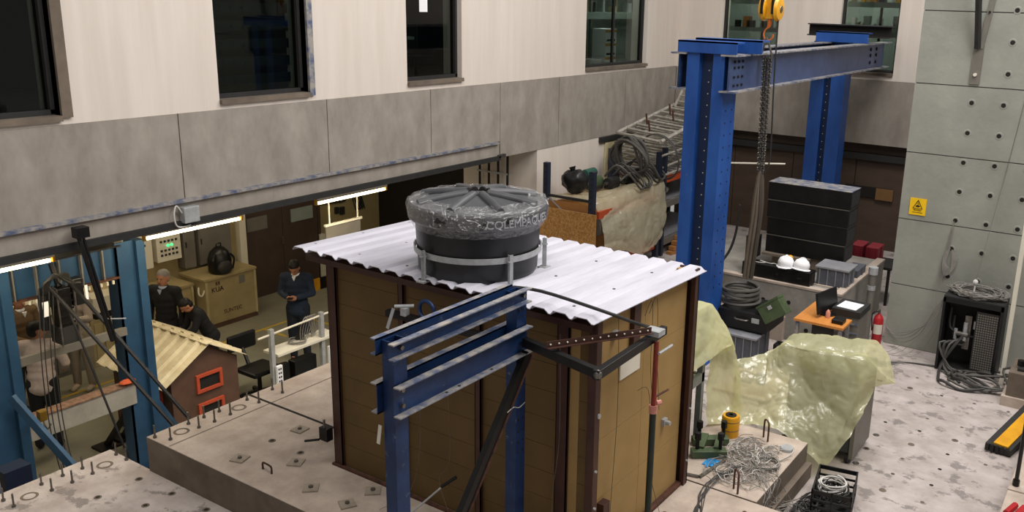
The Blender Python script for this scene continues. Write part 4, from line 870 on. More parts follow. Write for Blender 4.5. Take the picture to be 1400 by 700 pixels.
tag(obj('floor_cable_heap', m, M_dcable, at=(7.3, 2.1, 0)), 'dark cables heaped on the floor between the black crate and the concrete block', 'cables', kind='stuff')
# ================================================================ SHEETED RACK AND MACHINE
rk = thing('grey_shelf_rack', 'grey steel shelf rack right of the test house under a yellow plastic sheet', 'rack', (7.4, 3.75, 0))
for x, y in ((7.76, 3.47), (6.98, 3.47), (7.76, 4.1), (6.98, 4.1)): obj('upright', B(x - .03, y - .03, 0, x + .03, y + .03, 1.6), M_rackgrey, rk)
for z in (.86, 1.10, 1.56):
    obj('shelf_beam', B(6.98, 3.44, z - .05, 7.79, 3.48, z + .05), M_rackgrey, rk); obj('shelf_beam', B(6.98, 4.1, z - .05, 7.79, 4.14, z + .05), M_rackgrey, rk)
    obj('side_beam', B(7.74, 3.47, z - .05, 7.78, 4.1, z + .03), M_rackgrey, rk)
    if z < 1.2: obj('shelf_board', B(6.99, 3.49, z, 7.74, 4.09, z + .02), M_offw if z < 1 else M_gcab, rk)
tag(obj('dark_box', B(7.2, 3.55, 0.02, 7.6, 4.0, .7), M_blackpl, at=(7.4, 3.75, 0)), 'dark box in the bottom of the sheeted grey rack', 'box')
tag(obj('blue_box', B(7.25, 3.52, .882, 7.6, 3.9, 1.0), mat('dark_blue_box', '#22344c', .5), at=(7.4, 3.7, .88)), 'dark blue box on the middle shelf of the sheeted rack', 'box')
ps = thing('plastic_sheet', 'pale yellow plastic sheet draped over the grey shelf rack', 'plastic sheet', (7.6, 3.6, 1.6))
g = drape([[(6.6, 4.6, 1.2), (7.2, 4.5, 1.45), (7.9, 4.4, 1.5), (8.35, 4.2, 1.1), (8.5, 4.1, .8)],
           [(6.6, 4.2, 1.61), (7.2, 4.1, 1.66), (7.8, 4.05, 1.64), (8.2, 3.9, 1.2), (8.3, 3.8, .8)],
           [(6.6, 3.43, 1.63), (7.2, 3.42, 1.67), (7.81, 3.42, 1.64), (8.05, 3.36, 1.35), (8.15, 3.3, 1.05)],
           [(6.6, 3.36, 1.35), (7.2, 3.34, 1.38), (7.7, 3.32, 1.38), (7.95, 3.28, 1.27), (8.08, 3.26, 1.1)],
           [(6.6, 3.33, 1.15), (7.1, 3.31, 1.12), (7.5, 3.27, 1.18), (7.8, 3.25, 1.2), (8.0, 3.24, 1.18)]], 9, 9, .026, 3.5, 3, w=.85)
obj('sheet', MB().grid(g), M_film, ps, smooth='raw')
g = drape([[(7.75, 3.40, 1.35), (7.88, 3.33, 1.3), (8.02, 3.25, 1.2)], [(7.82, 3.42, .95), (8.0, 3.36, .9), (8.12, 3.2, .85)], [(7.74, 3.38, .5), (7.95, 3.3, .5), (8.1, 3.15, .5)], [(7.72, 3.34, .38), (7.85, 3.22, .37), (8.02, 3.12, .37)]], 9, 9, .03, 4, 8, w=.8)
obj('hanging_fold', MB().grid(g), M_film, ps, smooth='raw')
mc = thing('covered_machine', 'grey machine cabinet on the floor hidden under a crumpled yellow plastic sheet', 'machine', (8.7, 2.4, 0))
obj('machine_body', B(8.48, 2.1, .1, 9.05, 2.80, .98), mat('grey_machine', '#3f4444', .5), mc, bevel=.02); obj('side_panel', B(8.46, 2.06, .06, 9.08, 2.1, .96), M_gcab, mc)
obj('front_panel', B(8.46, 2.2, .3, 8.48, 2.75, .94), M_rubber, mc)
for x, y in ((8.5, 2.12), (9.0, 2.12), (8.5, 2.8), (9.0, 2.8)): obj('caster', MB().cyl((x, y - .02, .05), (x, y + .02, .05), .05, n=12), M_blackpl, mc)
p2 = thing('plastic_sheet', 'large crumpled yellow plastic sheet over the machine, its hem on the cable-covered block', 'plastic sheet', (8.6, 2.6, 1.1))
g = drape([[(8.12, 3.28, .97), (8.5, 3.10, .94), (8.95, 2.93, 1.05), (9.1, 2.6, 1.12), (9.12, 2.12, 1.12), (9.1, 1.98, 1.04)],
           [(8.1, 3.26, .93), (8.42, 3.02, .90), (8.5, 2.88, 1.11), (8.44, 2.5, 1.14), (8.5, 2.07, 1.14), (8.92, 1.80, .80)],
           [(8.05, 3.2, .78), (8.25, 2.98, .72), (8.36, 2.82, .84), (8.34, 2.5, .84), (8.40, 2.05, .88), (8.70, 1.97, .80)],
           [(7.98, 3.18, .5), (8.10, 3.0, .44), (8.2, 2.75, .58), (8.2, 2.45, .52), (8.25, 2.1, .55), (8.38, 1.98, .65)],
           [(7.9, 3.2, .38), (7.98, 2.98, .375), (8.0, 2.7, .40), (8.02, 2.34, .2), (8.05, 2.22, .1), (8.24, 2.05, .42)]], 10, 10, .042, 3.0, 21, w=.8)
obj('sheet', MB().grid(g), M_film3, p2, smooth='raw')

# ================================================================ RACKS BY THE LEFT WALL
rr_ = thing('pallet_rack', 'pallet rack end bay with dark posts and an osb board by the white return wall', 'rack', (12.9, 7.85, 0))
for x, y, h in ((11.9, 8.29, 1.92), (11.9, 7.40, 1.87), (13.95, 8.29, 1.9), (13.95, 7.3, 1.95)):
    u = obj('upright', B(x - .045, y - .045, 0, x + .045, y + .045, h), mat('navy_rack_post', '#22293a', .5), rr_)
    if x < 12:
        for k in range(10): obj('slot', B(x - .047, y - .012, .95 + k * .1, x - .045, y + .012, .975 + k * .1), M_dark, u)
for z in (.25, 1.16, ): 
    for y in (8.29, 7.32): obj('beam', B(11.95, y - .03, z - .06, 13.9, y + .03, z + .06), M_orange, rr_)
obj('end_tie', B(11.88, 7.40, 1.36, 11.92, 8.29, 1.40), M_rubber, rr_)
obj('end_brace', MB().obox((11.9, 8.25, 1.35), (11.9, 7.6, .9), .02, .02), M_galv, rr_)
obj('deck_board', B(11.93, 7.36, 1.2, 13.9, 8.25, 1.24), M_osb, rr_); obj('deck_board', B(11.95, 7.42, .30, 13.9, 8.25, .33), M_osb, rr_)
obj('deck_edge', B(11.90, 7.36, 1.18, 11.93, 8.25, 1.3), mat('raw_timber', '#a8743f', .7), rr_)
tag(obj('osb_board', B(11.83, 7.28, .45, 11.85, 8.42, 1.19), M_osb, at=(11.84, 7.85, .45)), 'tan osb board fixed to the end of the pallet rack', 'board')
d2 = thing('plastic_sheet', 'cream plastic sheet hanging over the front of the pallet rack by the white wall', 'plastic sheet', (12.9, 7.3, 1.3))
g = drape([[(11.95, 8.25, 1.30), (12.6, 8.3, 1.34), (13.3, 8.25, 1.34), (13.9, 8.2, 1.40)], [(11.93, 7.8, 1.36), (12.6, 7.8, 1.38), (13.3, 7.8, 1.4), (13.9, 7.8, 1.42)], [(11.95, 7.4, 1.34), (12.5, 7.35, 1.36), (13.2, 7.3, 1.42), (13.98, 7.25, 1.44)],
           [(12.02, 7.22, .95), (12.6, 7.18, 1.0), (13.2, 7.16, 1.0), (14.0, 7.16, 1.0)], [(12.05, 7.20, .62), (12.5, 7.14, .66), (13.2, 7.08, .5), (13.9, 7.12, .5)], [(12.1, 7.22, .50), (12.5, 7.16, .5), (13.1, 7.1, .28), (13.7, 7.14, .32)]], 10, 8, .05, 3, 5)
obj('sheet', MB().grid(g), M_film2, d2, smooth='raw')
bg = thing('black_bag', 'crumpled black plastic bag on top of the sheeted pallet rack', 'bag', (12.3, 8.0, 1.42))
m = MB().ell((12.3, 8.0, 1.58), (.2, .22, .21), 28, 20); m.v = [tuple(Vector(v) + noise.noise_vector(Vector(v) * 7) * .05 + noise.noise_vector(Vector(v) * 17) * .02) for v in m.v]
obj('bag_body', m, M_blackpl, bg, smooth=True); obj('bag_knot', MB().cyl((12.3, 8.03, 1.74), (12.3, 8.06, 1.82), .03, .06, n=9), M_blackpl, bg)
for k, (x, y, z, r, c, lb) in enumerate(((12.75, 7.9, 1.5, .11, M_khaki, 'green pump body'), (13.0, 7.7, 1.5, .09, M_rubber, 'dark motor housing'), (12.9, 8.1, 1.62, .08, mat('teal_part', '#2c5a4e', .5), 'teal valve housing'), (13.35, 7.55, 1.5, .1, M_black, 'black gear housing'))):
    t = thing('machine_part', lb + ' on top of the sheeted pallet rack', 'machine part', (x, y, 1.4))
    obj('housing', MB().cyl((x - .15, y, z), (x + .15, y, z), r, n=14), c, t, smooth=True); obj('foot', B(x - .12, y - r, 1.4, x + .12, y + r, 1.46), M_rubber, t); obj('shaft', MB().cyl((x - .24, y, z), (x - .15, y, z), .03, n=8), M_steel, t)
Rt = Matrix.Rotation(PI / 2 - .25, 3, 'Y') @ Matrix.Rotation(.2, 3, 'X')
coil('hose_coil', 'big grey hose coil standing on edge on the pallet rack', (13.25, 7.55, 1.88), .33, .024, 6, 10, M_hose, h=.20, rot=Rt, jit=.22)
coil('hose_coil', 'loose thinner hose ring hanging beside the big grey hose coil', (13.9, 7.3, 1.85), .42, .012, 6, 2, M_hose, h=.06, rot=Rt)
for k, (x, dz) in enumerate(((12.85, 0), (13.0, .04), (13.15, -.03), (13.4, .02), (13.6, .05))):
    random.seed(k + 11); q = lambda v: v + random.uniform(-.05, .05)
    tag(obj('drooping_hose', MB().tube([(q(x), 7.75, 1.62 + dz), (q(x - .05), 7.5, q(1.8 + dz)), (q(x + .1), 7.3, q(1.66 + dz)), (q(x + .28), 7.2, q(1.45)), (q(x + .45), 7.24, q(1.5)), (q(x + .3), 7.4, q(1.72)), (q(x + .1), 7.5, q(1.6))], .02, 6), M_dcable if k % 2 else M_hose, at=(x, 7.4, 1.5), smooth=True), ('leftmost', 'second', 'middle', 'fourth', 'rightmost')[k] + ' dark hose loop drooping over the front of the sheeted pallet rack', 'hose')
r2 = thing('pallet_rack', 'second pallet rack bay with orange beams behind the blue column', 'rack', (15.2, 7.8, 0))
for x, y in ((14.15, 7.3), (14.15, 8.29), (16.3, 7.3), (16.3, 8.29)): obj('upright', B(x - .04, y - .04, 0, x + .04, y + .04, 2.0), MC['navy_rack_post'], r2)
for z in (1.42, .95, .25):
    for y in (7.3, 8.29): obj('beam', B(14.2, y - .03, z - .06, 16.3, y + .03, z + .05), M_orange if z > 1 else M_gcab, r2)
    obj('deck_board', B(14.2, 7.34, z + .05, 16.26, 8.25, z + .07), M_glid, r2)
for k in range(4): tag(obj('timber_offcut', MB().obox((14.3 + .1 * k, 7.2, .02 + .08 * k), (15.6, 7.0 + .04 * k, .02 + .08 * k), .12, .07), mat('raw_timber', '#a8743f'), at=(14.8, 7.1, 0)), ('lowest', 'second', 'third', 'topmost')[k] + ' tan timber offcut stacked on the floor at the foot of the second rack', 'timber')
tag(obj('pale_rag_heap', MB().ell((14.7, 7.7, 1.1), (.25, .2, .09), 14, 8), M_offw, at=(14.7, 7.7, 1.02)), 'pale cloth heap on the middle shelf of the second rack', 'cloth')
def ladder_frame(p, d, s, L, Wd, n, label, th=.022):
    """lattice scaffold frame: p corner, d long dir, s width dir"""
    p, d, s = Vector(p), Vector(d).normalized(), Vector(s).normalized()
    t = thing('scaffold_section', label, 'scaffold frame', p, 'scaffold frames piled on the second rack')
    for k in (0, 1): obj('side_rail', MB().cyl(p + s * Wd * k, p + s * Wd * k + d * L, th, n=6), M_alu, t)
    for k in range(n + 1):
        q = p + d * (L * k / n); obj('rung', MB().cyl(q, q + s * Wd, th * .8, n=6), M_alu, t)
    return t
w = Vector((0, -1, .05))
for k in range(6):
    z = 1.55 + k * .12; ladder_frame((14.1 + .09 * (k % 3), 8.3, z), (1, 0, .04 + .02 * (k % 3)), (-.15 * (k % 2), -1, -.03), 2.4, 1.05 - .05 * (k % 3), 12, ('lowest', 'second lowest', 'third lowest', 'third highest', 'second highest', 'highest')[k] + ' galvanized frame in the scaffold pile beneath the pale topmost one')
tf = ladder_frame((14.15, 8.3, 2.17), (1, .0, .15), (-.42, -1, 0), 2.3, 1.25, 7, 'topmost pale scaffold frame of the pile, tilted up towards the back wall', .040)
tf2 = ladder_frame((16.2, 8.2, 2.48), (.3, 0, .3), (-.2, -1, 0), .45, .9, 3, 'short scaffold end frame sticking up at the far end of the pile', .026)
tf['group'] = tf2['group'] = 'upper scaffold frames'; 
for k in range(5):
    tag(obj('scaffold_pin', MB().cyl((13.9 + .45 * k, 7.5 + .3 * (k % 2), 2.3 + .05 * k), (13.85 + .45 * k, 7.5 + .3 * (k % 2), 2.5 + .05 * k), .018, n=6), M_rust, at=(13.9 + .45 * k, 7.5 + .3 * (k % 2), 2.3 + .05 * k)), ('nearest', 'second nearest', 'middle', 'second farthest', 'farthest')[k] + ' short rusty pin sticking up from the top scaffold frame', 'pin')
# ================================================================ AISLE: lamps, gantry, machines
def tube_lamp(x0, x1, label, y=8.82, z=1.93):
    t = thing('tube_lamp', label, 'lamp', ((x0 + x1) / 2, y, z))
    obj('lamp_tube', MB().cyl((x0 + .03, y, z), (x1 - .03, y, z), .019, n=8), M_tube, t, smooth=True)
    obj('lamp_housing', B(x0, y - .035, z + .035, x1, y + .035, z + .07), M_offw, t)
    for x in (x0, x1): obj('lamp_socket', B(x - .012, y - .02, z - .02, x + .012, y + .02, z + .05), M_yel, t)
    for k in range(2): obj('hanger', MB().cyl((x0 + .2 + k * (x1 - x0 - .4), y, z + .07), (x0 + .2 + k * (x1 - x0 - .4), y, 2.2), .005, n=5), M_rubber, t)
    area('lamp_glow', ((x0 + x1) / 2, y + .05, z - .03), ((x0 + x1) / 2, y + 1.2, z - 2), x1 - x0, .06, 26, (1, .84, .58), t)
    return t
tube_lamp(5.22, 6.42, 'middle fluorescent tube under the concrete band above the small house', y=8.80, z=1.93)
tube_lamp(3.1, 4.28, 'leftmost fluorescent tube under the concrete band at the picture edge', y=8.80, z=1.92)
tube_lamp(7.53, 8.75, 'right fluorescent tube under the concrete band before the beige wall', y=8.80, z=1.91)
area('aisle_ceiling_lamp', (8.2, 12.6, 2.1), (8.2, 12.6, 0), 2.4, .3, 30, (1, .84, .58)); area('aisle_ceiling_lamp', (11.5, 12.0, 2.1), (11.5, 12.6, 0), 1.2, .3, 16, (1, .84, .58)); area('aisle_ceiling_lamp', (4.8, 12.2, 2.1), (4.8, 12.2, 0), 2.4, .3, 26, (1, .84, .58))
M_gb = mat('gantry_blue', '#2b4d6b', .5, .1, scale=3, dark='#213f5b', spots=(10, .68, '#5b7488', .4))
gn = thing('testing_gantry', 'dusty blue steel loading gantry standing in the lower aisle', 'gantry', (4.8, 9.8, ZA))
for x0, x1 in ((5.44, 5.76), (3.85, 4.27)):
    m = MB().box(x0, 9.72, ZA, x0 + .02, 9.98, 1.64).box(x1 - .02, 9.72, ZA, x1, 9.98, 1.64).box(x0 + .02, 9.84, ZA, x1 - .02, 9.86, 1.64)
    obj('column', MB().box(x0, 9.78, ZA, x1 - .1, 9.8, 1.66).box(x1 - .1, 9.72, ZA, x1, 9.98, 1.66).box(x0, 9.78, ZA, x0 + .02, 10.0, 1.62), M_gb, gn)
    obj('base_plate', B(x0 - .1, 9.6, ZA, x1 + .1, 10.2, ZA + .03), M_black, gn)
tb2 = obj('top_beam', B(4.2, 9.82, 1.27, 5.46, 9.85, 1.62), M_gb, gn); obj('flange', B(4.2, 9.76, 1.62, 5.5, 9.96, 1.64), M_black, tb2); obj('flange', B(4.2, 9.76, 1.25, 5.46, 9.96, 1.27), M_rust, tb2)
for k in range(5): obj('stiffener', B(4.32 + k * .24, 9.77, 1.27, 4.335 + k * .24, 9.82, 1.62), M_gcab, tb2)
for k in range(14): obj('bolt', MB().cyl((4.45 + k * .07, 9.74, 1.25), (4.45 + k * .07, 9.74, 1.21), .014, n=6), M_offw, tb2)
obj('cross_beam', B(4.2, 9.76, -.33, 5.5, 9.9, -.08), mat('grey_paint_beam', '#9a958c', .5, scale=6, dark='#87827a'), gn); obj('rusty_flange', B(4.2, 9.75, -.08, 5.5, 9.91, -.065), mat('pale_rusty', '#8a6c56', .8, scale=20, dark='#5a4032'), gn)
obj('cross_bar', B(4.2, 9.74, .56, 5.46, 9.80, .65), M_gcab, gn)
obj('side_plate', MB().prism([(0, 0), (.28, 0), (.0, .55)], (5.76, 9.76, -.9), (5.76, 9.80, -.9), up=(0, 0, 1)), M_gb, gn)
for x, y in ((5.60, 10.75), (5.84, 10.79)): obj('stay_leg', MB().obox((x, y, ZA + .03), (x, y - .62, -.55), .06, .06), M_black, gn); obj('stay_foot', B(x - .14, y - .12, ZA, x + .14, y + .12, ZA + .03), M_black, gn)
obj('orange_cloth', MB().ell((5.42, 9.78, -.03), (.1, .07, .03), 10, 6), mat('orange_cloth', '#b8512b', .8), gn)
obj('inclined_brace', MB().obox((4.10, 9.65, .3), (4.42, 8.9, -.65), .05, .09), M_gb, gn)
# actuator under the gantry
ac = thing('hydraulic_actuator', 'black hydraulic actuator with curved hoses hanging inside the blue gantry', 'actuator', (4.80, 9.62, .75))
obj('actuator_body', B(4.62, 9.5, .75, 4.76, 9.68, 1.38), M_black, ac, bevel=.01); obj('lower_body', B(4.60, 9.48, .76, 4.78, 9.7, .95), M_rubber, ac)
obj('manifold', MB().box(4.78, 9.5, 1.15, 4.9, 9.62, 1.45).box(4.5, 9.52, 1.2, 4.62, 9.64, 1.4), M_blackpl, ac, bevel=.01)
obj('accumulator', MB().cyl((4.47, 9.5, .98), (4.47, 9.5, 1.36), .05, n=12), M_blackpl, ac, smooth=True); obj('paper_tag', B(4.43, 9.44, 1.14, 4.49, 9.448, 1.3), M_wpaper, ac); obj('paper_tag', B(4.9, 9.48, 1.2, 4.93, 9.49, 1.36), M_wpaper, ac)
for k in range(4): obj('hose', MB().tube([(4.5, 9.5, 1.36), (4.46 + .03 * k, 9.42, 1.5 + .02 * k), (4.6, 9.42, 1.56), (4.75, 9.5, 1.52 - .03 * k), (4.72 + .05 * k, 9.5, 1.4)], .016, 6), M_rubber, ac, smooth=True)
for x in (4.60, 4.78): obj('tie_rod', MB().cyl((x, 9.47, .75), (x, 9.47, 1.4), .010, n=6), M_steel, ac)
for k in range(5): obj('ring_band', B(4.61, 9.49, .98 + k * .08, 4.77, 9.5, 1.0 + k * .08), M_black, ac)
obj('suspension', MB().cyl((4.69, 9.6, 1.38), (4.69, 9.7, 1.62), .03, n=8), M_black, ac)
for i, (a, b) in enumerate((((4.50, 9.4, 1.46), (4.92, 8.0, .05)), ((4.72, 9.4, 1.44), (5.15, 8.05, .0)), ((4.60, 9.3, 1.25), (4.62, 8.42, -.35)))):
    tag(obj('long_strut', MB().cyl(a, b, .020 if i < 2 else .012, n=8), M_black, at=b), ('upper', 'middle', 'thin lowest')[i] + ' dark diagonal strut running from the actuator down to the raised slab', 'strut')
tag(obj('hanging_chain_hoist', MB().cyl((4.36, 8.44, 2.2), (4.56, 8.42, 1.08), .022, n=8).cyl((4.40, 8.44, 2.2), (4.60, 8.42, 1.05), .014, n=8).box(4.33, 8.40, 2.18, 4.45, 8.5, 2.28), M_black, at=(4.4, 8.4, 2.2)), 'dark double bar hanging on the edge of the concrete band at left', 'bar')
tag(obj('bent_rod', MB().tube([(4.52, 8.42, 1.36), (4.54, 8.42, 1.32), (4.72, 8.42, 1.27)], .007), M_galv, at=(4.6, 8.4, 1.3)), 'short bright rod sticking out right of the hanging double bar', 'rod')
for k, x in enumerate((4.30, 4.34, 4.40, 4.44)):
    tag(obj('vertical_wire', MB().tube([(x + .12, 9.45, 1.45), (x + .03, 9.4, .7), (x, 9.35, 0.0), (x - .02, 9.2, -.5), (x - .01, 9.0, -.9)], .006, 5), M_rubber, at=(x, 9.4, 0)), ('leftmost', 'second', 'third', 'rightmost')[k] + ' of the four thin dark wires hanging before the white shirted man', 'wire')
yh = thing('chain_fall_hook', 'small brass hook block on the rusty cross beam of the gantry', 'hook block', (4.36, 9.62, -.06)); obj('block', MB().box(4.32, 9.58, -.06, 4.40, 9.66, .06), mat('brass', '#8a6a2c', .5, .6), yh, bevel=.01); obj('hook', MB().tube([(4.36, 9.6, -.06), (4.36, 9.58, -.12), (4.39, 9.58, -.16), (4.42, 9.58, -.11)], .01), M_steel, yh)
tag(obj('white_pipe', MB().cyl((3.42, 8.7, .7), (3.38, 8.5, -.6), .05, n=12), M_scuff, at=(3.4, 8.6, 0), smooth=True), 'pale steel pipe upright at the far left picture edge', 'pipe')
tag(obj('dark_pump', MB().cyl((3.75, 8.95, ZA), (3.75, 8.95, -.35), .14, n=14).box(3.6, 8.85, -.35, 3.85, 9.05, -.1), mat('navy_pump', '#1a2438', .5), at=(3.75, 8.95, ZA)), 'dark blue pump unit behind the low slab at the far left', 'pump')
# little house
lh = thing('model_house', 'small brown model house with cream ribbed gable roof and red window frames', 'model house', (6.45, 10.4, ZA))
hx0, hx1, hy0, hy1, ez = 6.03, 7.0, 9.9, 11.2, -.24
m = MB(); ap = (hx0 + hx1) / 2 + .03; az = .05
m.add([(hx0, hy0, ZA), (hx1, hy0, ZA), (hx1, hy0, ez), (ap, hy0, az), (hx0, hy0, ez), (hx0, hy1, ZA), (hx1, hy1, ZA), (hx1, hy1, ez), (ap, hy1, az), (hx0, hy1, ez)], [(0, 1, 2, 3, 4), (5, 9, 8, 7, 6), (0, 5, 6, 1), (1, 6, 7, 2), (2, 7, 8, 3), (3, 8, 9, 4), (4, 9, 5, 0)])
obj('house_body', m, M_house, lh)
def rframe(x, z, w, h):
    f = obj('window_frame', MB().box(x - w / 2, hy0 - .03, z - h / 2, x + w / 2, hy0 + .0, z - h / 2 + .04).box(x - w / 2, hy0 - .03, z + h / 2 - .04, x + w / 2, hy0, z + h / 2).box(x - w / 2, hy0 - .03, z - h / 2 + .04, x - w / 2 + .04, hy0, z + h / 2 - .04).box(x + w / 2 - .04, hy0 - .03, z - h / 2 + .04, x + w / 2, hy0, z + h / 2 - .04), M_rframe, lh)
    obj('window_recess', B(x - w / 2 + .04, hy0 - .004, z - h / 2 + .04, x + w / 2 - .04, hy0, z + h / 2 - .04), M_dark, f)
rframe(6.56, -.45, .38, .25); rframe(6.56, -.85, .38, .25)
f = obj('side_door', B(hx0 - .03, 10.1, ZA, hx0, 10.5, -.45), M_rframe, lh)
def ribroof(xa, za, xb, zb, par):
    prof = []; n = 7; L = hy1 - hy0 + .16; y = hy0 - .08
    for k in range(n):
        for t, h in ((0, 0), (.55, 0), (.66, .038), (.90, .038)): prof.append((y + L * (k + t) / n, h))
    prof.append((y + L, 0)); dx, dz = xb - xa, zb - za; l = math.hypot(dx, dz); nx, nz = -dz / l, dx / l
    if nz < 0: nx, nz = -nx, -nz
    rows = [[(x + nx * h, yy, z + nz * h) for yy, h in prof] for x, z in ((xa, za), (xb, zb))]
    obj('roof_sheet', MB().grid(rows), M_tanroof, par, solid=.008)
rr2 = obj('ridge_cap', MB().obox((ap, hy0 - .1, az + .045), (ap, hy1 + .1, az + .045), .10, .012), M_tanroof, lh)
ribroof(ap, az + .03, hx0 - .16, ez - .09, lh); ribroof(ap, az + .03, hx1 + .10, ez - .01, lh)
# crates, cabinets
kc = thing('instrument_crate', 'large tan panel crate marked KUA with a black backpack on it', 'crate', (9.4, 13.6, ZA))
obj('crate_body', B(8.9, 13.32, ZA + .08, 9.93, 14.0, -.38), M_crate, kc, bevel=.01); obj('crate_lid', B(8.88, 13.30, -.37, 9.95, 14.02, -.33), M_crate, kc)
for x in (8.9, 9.89): obj('edge_strip', B(x, 13.30, ZA + .08, x + .04, 13.32, -.38), M_beige, kc)
for y in (13.32, 13.8): obj('skid', B(8.9, y, ZA, 9.93, y + .15, ZA + .08), M_house, kc)
obj('latch', MB().tube([(8.9, 13.5, -.5), (8.86, 13.45, -.6), (8.86, 13.36, -.62), (8.9, 13.34, -.52)], .015), M_offw, kc)
text('KUA', .12, M_dark, kc, (9.14, 13.317, -.56), (1, 0, 0), (0, 0, 1)); text('SUNTEC', .10, M_house, kc, (9.42, 13.317, -1.0), (1, 0, 0), (0, 0, 1)); obj('arrow_marks', MB().box(9.11, 13.314, -.47, 9.14, 13.318, -.42).box(9.16, 13.314, -.47, 9.19, 13.318, -.42).box(9.10, 13.314, -.48, 9.2, 13.318, -.475), M_house, kc)
obj('label_sheet', B(9.58, 13.314, -.56, 9.7, 13.318, -.42), M_gcab, kc)
bp_ = thing('backpack', 'black backpack standing on the tan crate', 'backpack', (9.35, 13.5, -.33))
obj('main_pouch', MB().lathe((9.35, 13.5, -.33), [(.001, 0), (.17, 0), (.2, .05), (.2, .25), (.16, .38), (.08, .46), (.001, .48)], 18), M_blackpl, bp_, smooth=True)
obj('front_pocket', MB().ell((9.33, 13.33, -.2), (.14, .07, .13), 14, 10), M_rubber, bp_, smooth=True); obj('carry_loop', MB().tube([(9.3, 13.5, .12), (9.3, 13.48, .2), (9.38, 13.48, .2), (9.38, 13.5, .12)], .012), M_blackpl, bp_)
obj('strap', MB().tube([(9.2, 13.4, .05), (9.12, 13.36, -.05), (9.13, 13.38, -.25)], .018), M_blackpl, bp_); obj('strap', MB().tube([(9.5, 13.4, .0), (9.56, 13.38, -.1), (9.53, 13.4, -.28)], .018), M_blackpl, bp_)
k2 = thing('instrument_crate', 'plain tan crate left of the marked crate behind the grey haired man', 'crate', (8.4, 13.9, ZA))
obj('crate_body', B(7.95, 13.55, -.9, 8.82, 14.15, -.46), M_crate, k2, bevel=.01); obj('crate_lid', B(7.93, 13.53, -.45, 8.84, 14.16, -.41), M_crate, k2); obj('base', B(7.95, 13.5, ZA, 8.82, 14.1, -.9), M_gcab, k2)
for x in (7.95, 8.78): obj('edge_strip', B(x, 13.53, -.9, x + .04, 13.55, -.46), M_beige, k2)
def ctl(x0, x1, z0, z1, label, pts, led=None):
    t = thing('control_box', label, 'control box', ((x0 + x1) / 2, 14.1, z0)); obj('box_body', B(x0, 13.98, z0, x1, 14.2, z1), M_offw, t, bevel=.01)
    for x, z in pts: obj('button', B(x0 + x - .018, 13.965, z0 + z - .018, x0 + x + .018, 13.98, z0 + z + .018), M_rubber, t)
    for x, z in led or (): obj('indicator', MB().cyl((x0 + x, 13.98, z0 + z), (x0 + x, 13.96, z0 + z), .02, n=8), M_led, t)
    return t
ctl(7.9, 8.42, -.12, .56, 'beige wall control box dotted with dark buttons beside the blue column', [(.1 + .08 * i, .12) for i in range(4)] + [(.2 + .08 * i, .3) for i in range(3)] + [(.1, .4), (.12, .5), (.3, .42), (.38, .42), (.3, .22)])
ctl(8.5, 8.95, -.06, .42, 'beige wall control box with green indicator lights', [(.08 + .07 * i, z) for i in range(5) for z in (.12, .2, .36)], [(.2, .28), (.27, .28)])
for i, (x0, x1, lb) in enumerate(((9.0, 9.22, 'narrow grey wall cabinet with slotted top'), (9.3, 9.95, 'wide grey wall cabinet above the backpack'))):
    t = thing('wall_cabinet', lb, 'cabinet', ((x0 + x1) / 2, 14.1, -.3)); obj('cabinet_body', B(x0, 13.98, -.28, x1, 14.2, .9), M_gcab, t); obj('door_line', B(x0 + .02, 13.974, -.26, x1 - .02, 13.98, .88), M_gcab, t); obj('handle', B(x0 + .03, 13.96, .1, x0 + .05, 13.975, .2), M_rubber, t)
tag(obj('wall_duct', B(9.98, 14.12, -.4, 10.15, 14.2, 1.2), M_awall, at=(10, 14.1, 0)), 'beige vertical duct beside the white wall pier', 'duct')
# machines at the left of the aisle
for i, (x0, x1, y0, z1, c, lb) in enumerate(((4.2, 5.4, 13.3, -.35, M_gcab, 'grey ribbed machine base behind the men inside the gantry'), (5.5, 6.8, 13.35, -.35, M_gcab, 'grey ribbed machine base right of the first one'), (6.9, 7.85, 13.3, -.5, M_beige, 'beige machine base beside the plain tan crate'))):
    t = thing('machine_tool', lb, 'machine', ((x0 + x1) / 2, 13.7, ZA)); obj('base_body', B(x0, y0, ZA, x1, 14.1, z1), c, t, bevel=.01)
    for k in range(6): obj('rib_panel', B(x0 + .04 + k * (x1 - x0 - .06) / 6, y0 - .02, ZA + .08, x0 + .0 + (k + 1) * (x1 - x0 - .06) / 6, y0, z1 - .06), c, t)
    obj('bed', B(x0 + .05, y0 - .04, z1 + .12, x1 - .05, 13.95, z1 + .36), M_offw if i else M_beige, t); obj('gap', B(x0 + .1, y0 + .02, z1, x1 - .1, 13.9, z1 + .12), M_dark, t)
    obj('head_box', B(x0 + .2, 13.6, z1 + .36, x1 - .4, 14.05, z1 + .8), M_beige, t)
# bench with cables, chair
wk = thing('white_bench', 'white narrow bench with upright posts and pale shelf in the lower aisle', 'bench', (8.0, 9.9, ZA))
obj('bench_top', B(7.62, 9.84, -.47, 8.72, 10.16, -.43), M_offw, wk, bevel=.004)
for x in (7.53, 8.42): obj('post', B(x, 9.86, ZA, x + .06, 9.92, -.04), M_galv, wk)
obj('top_rail', MB().cyl((7.35, 9.9, -.13), (8.6, 9.9, -.09), .016, n=8), M_offw, wk)
for x in (7.56, 8.5):
    ps_ = obj('power_strip', B(x, 9.80, -.92, x + .09, 9.84, -.58), M_wpaper, wk)
    for k in range(5):
        for j in range(2): obj('socket', B(x + .018 + j * .032, 9.795, -.88 + k * .06, x + .038 + j * .032, 9.80, -.855 + k * .06), M_rubber, ps_)
coil('cable_coil', 'loop of grey cable lying on the white bench', (8.1, 10.0, -.42), .12, .009, 6, 3, M_cable, h=.03, cat='cable coil')
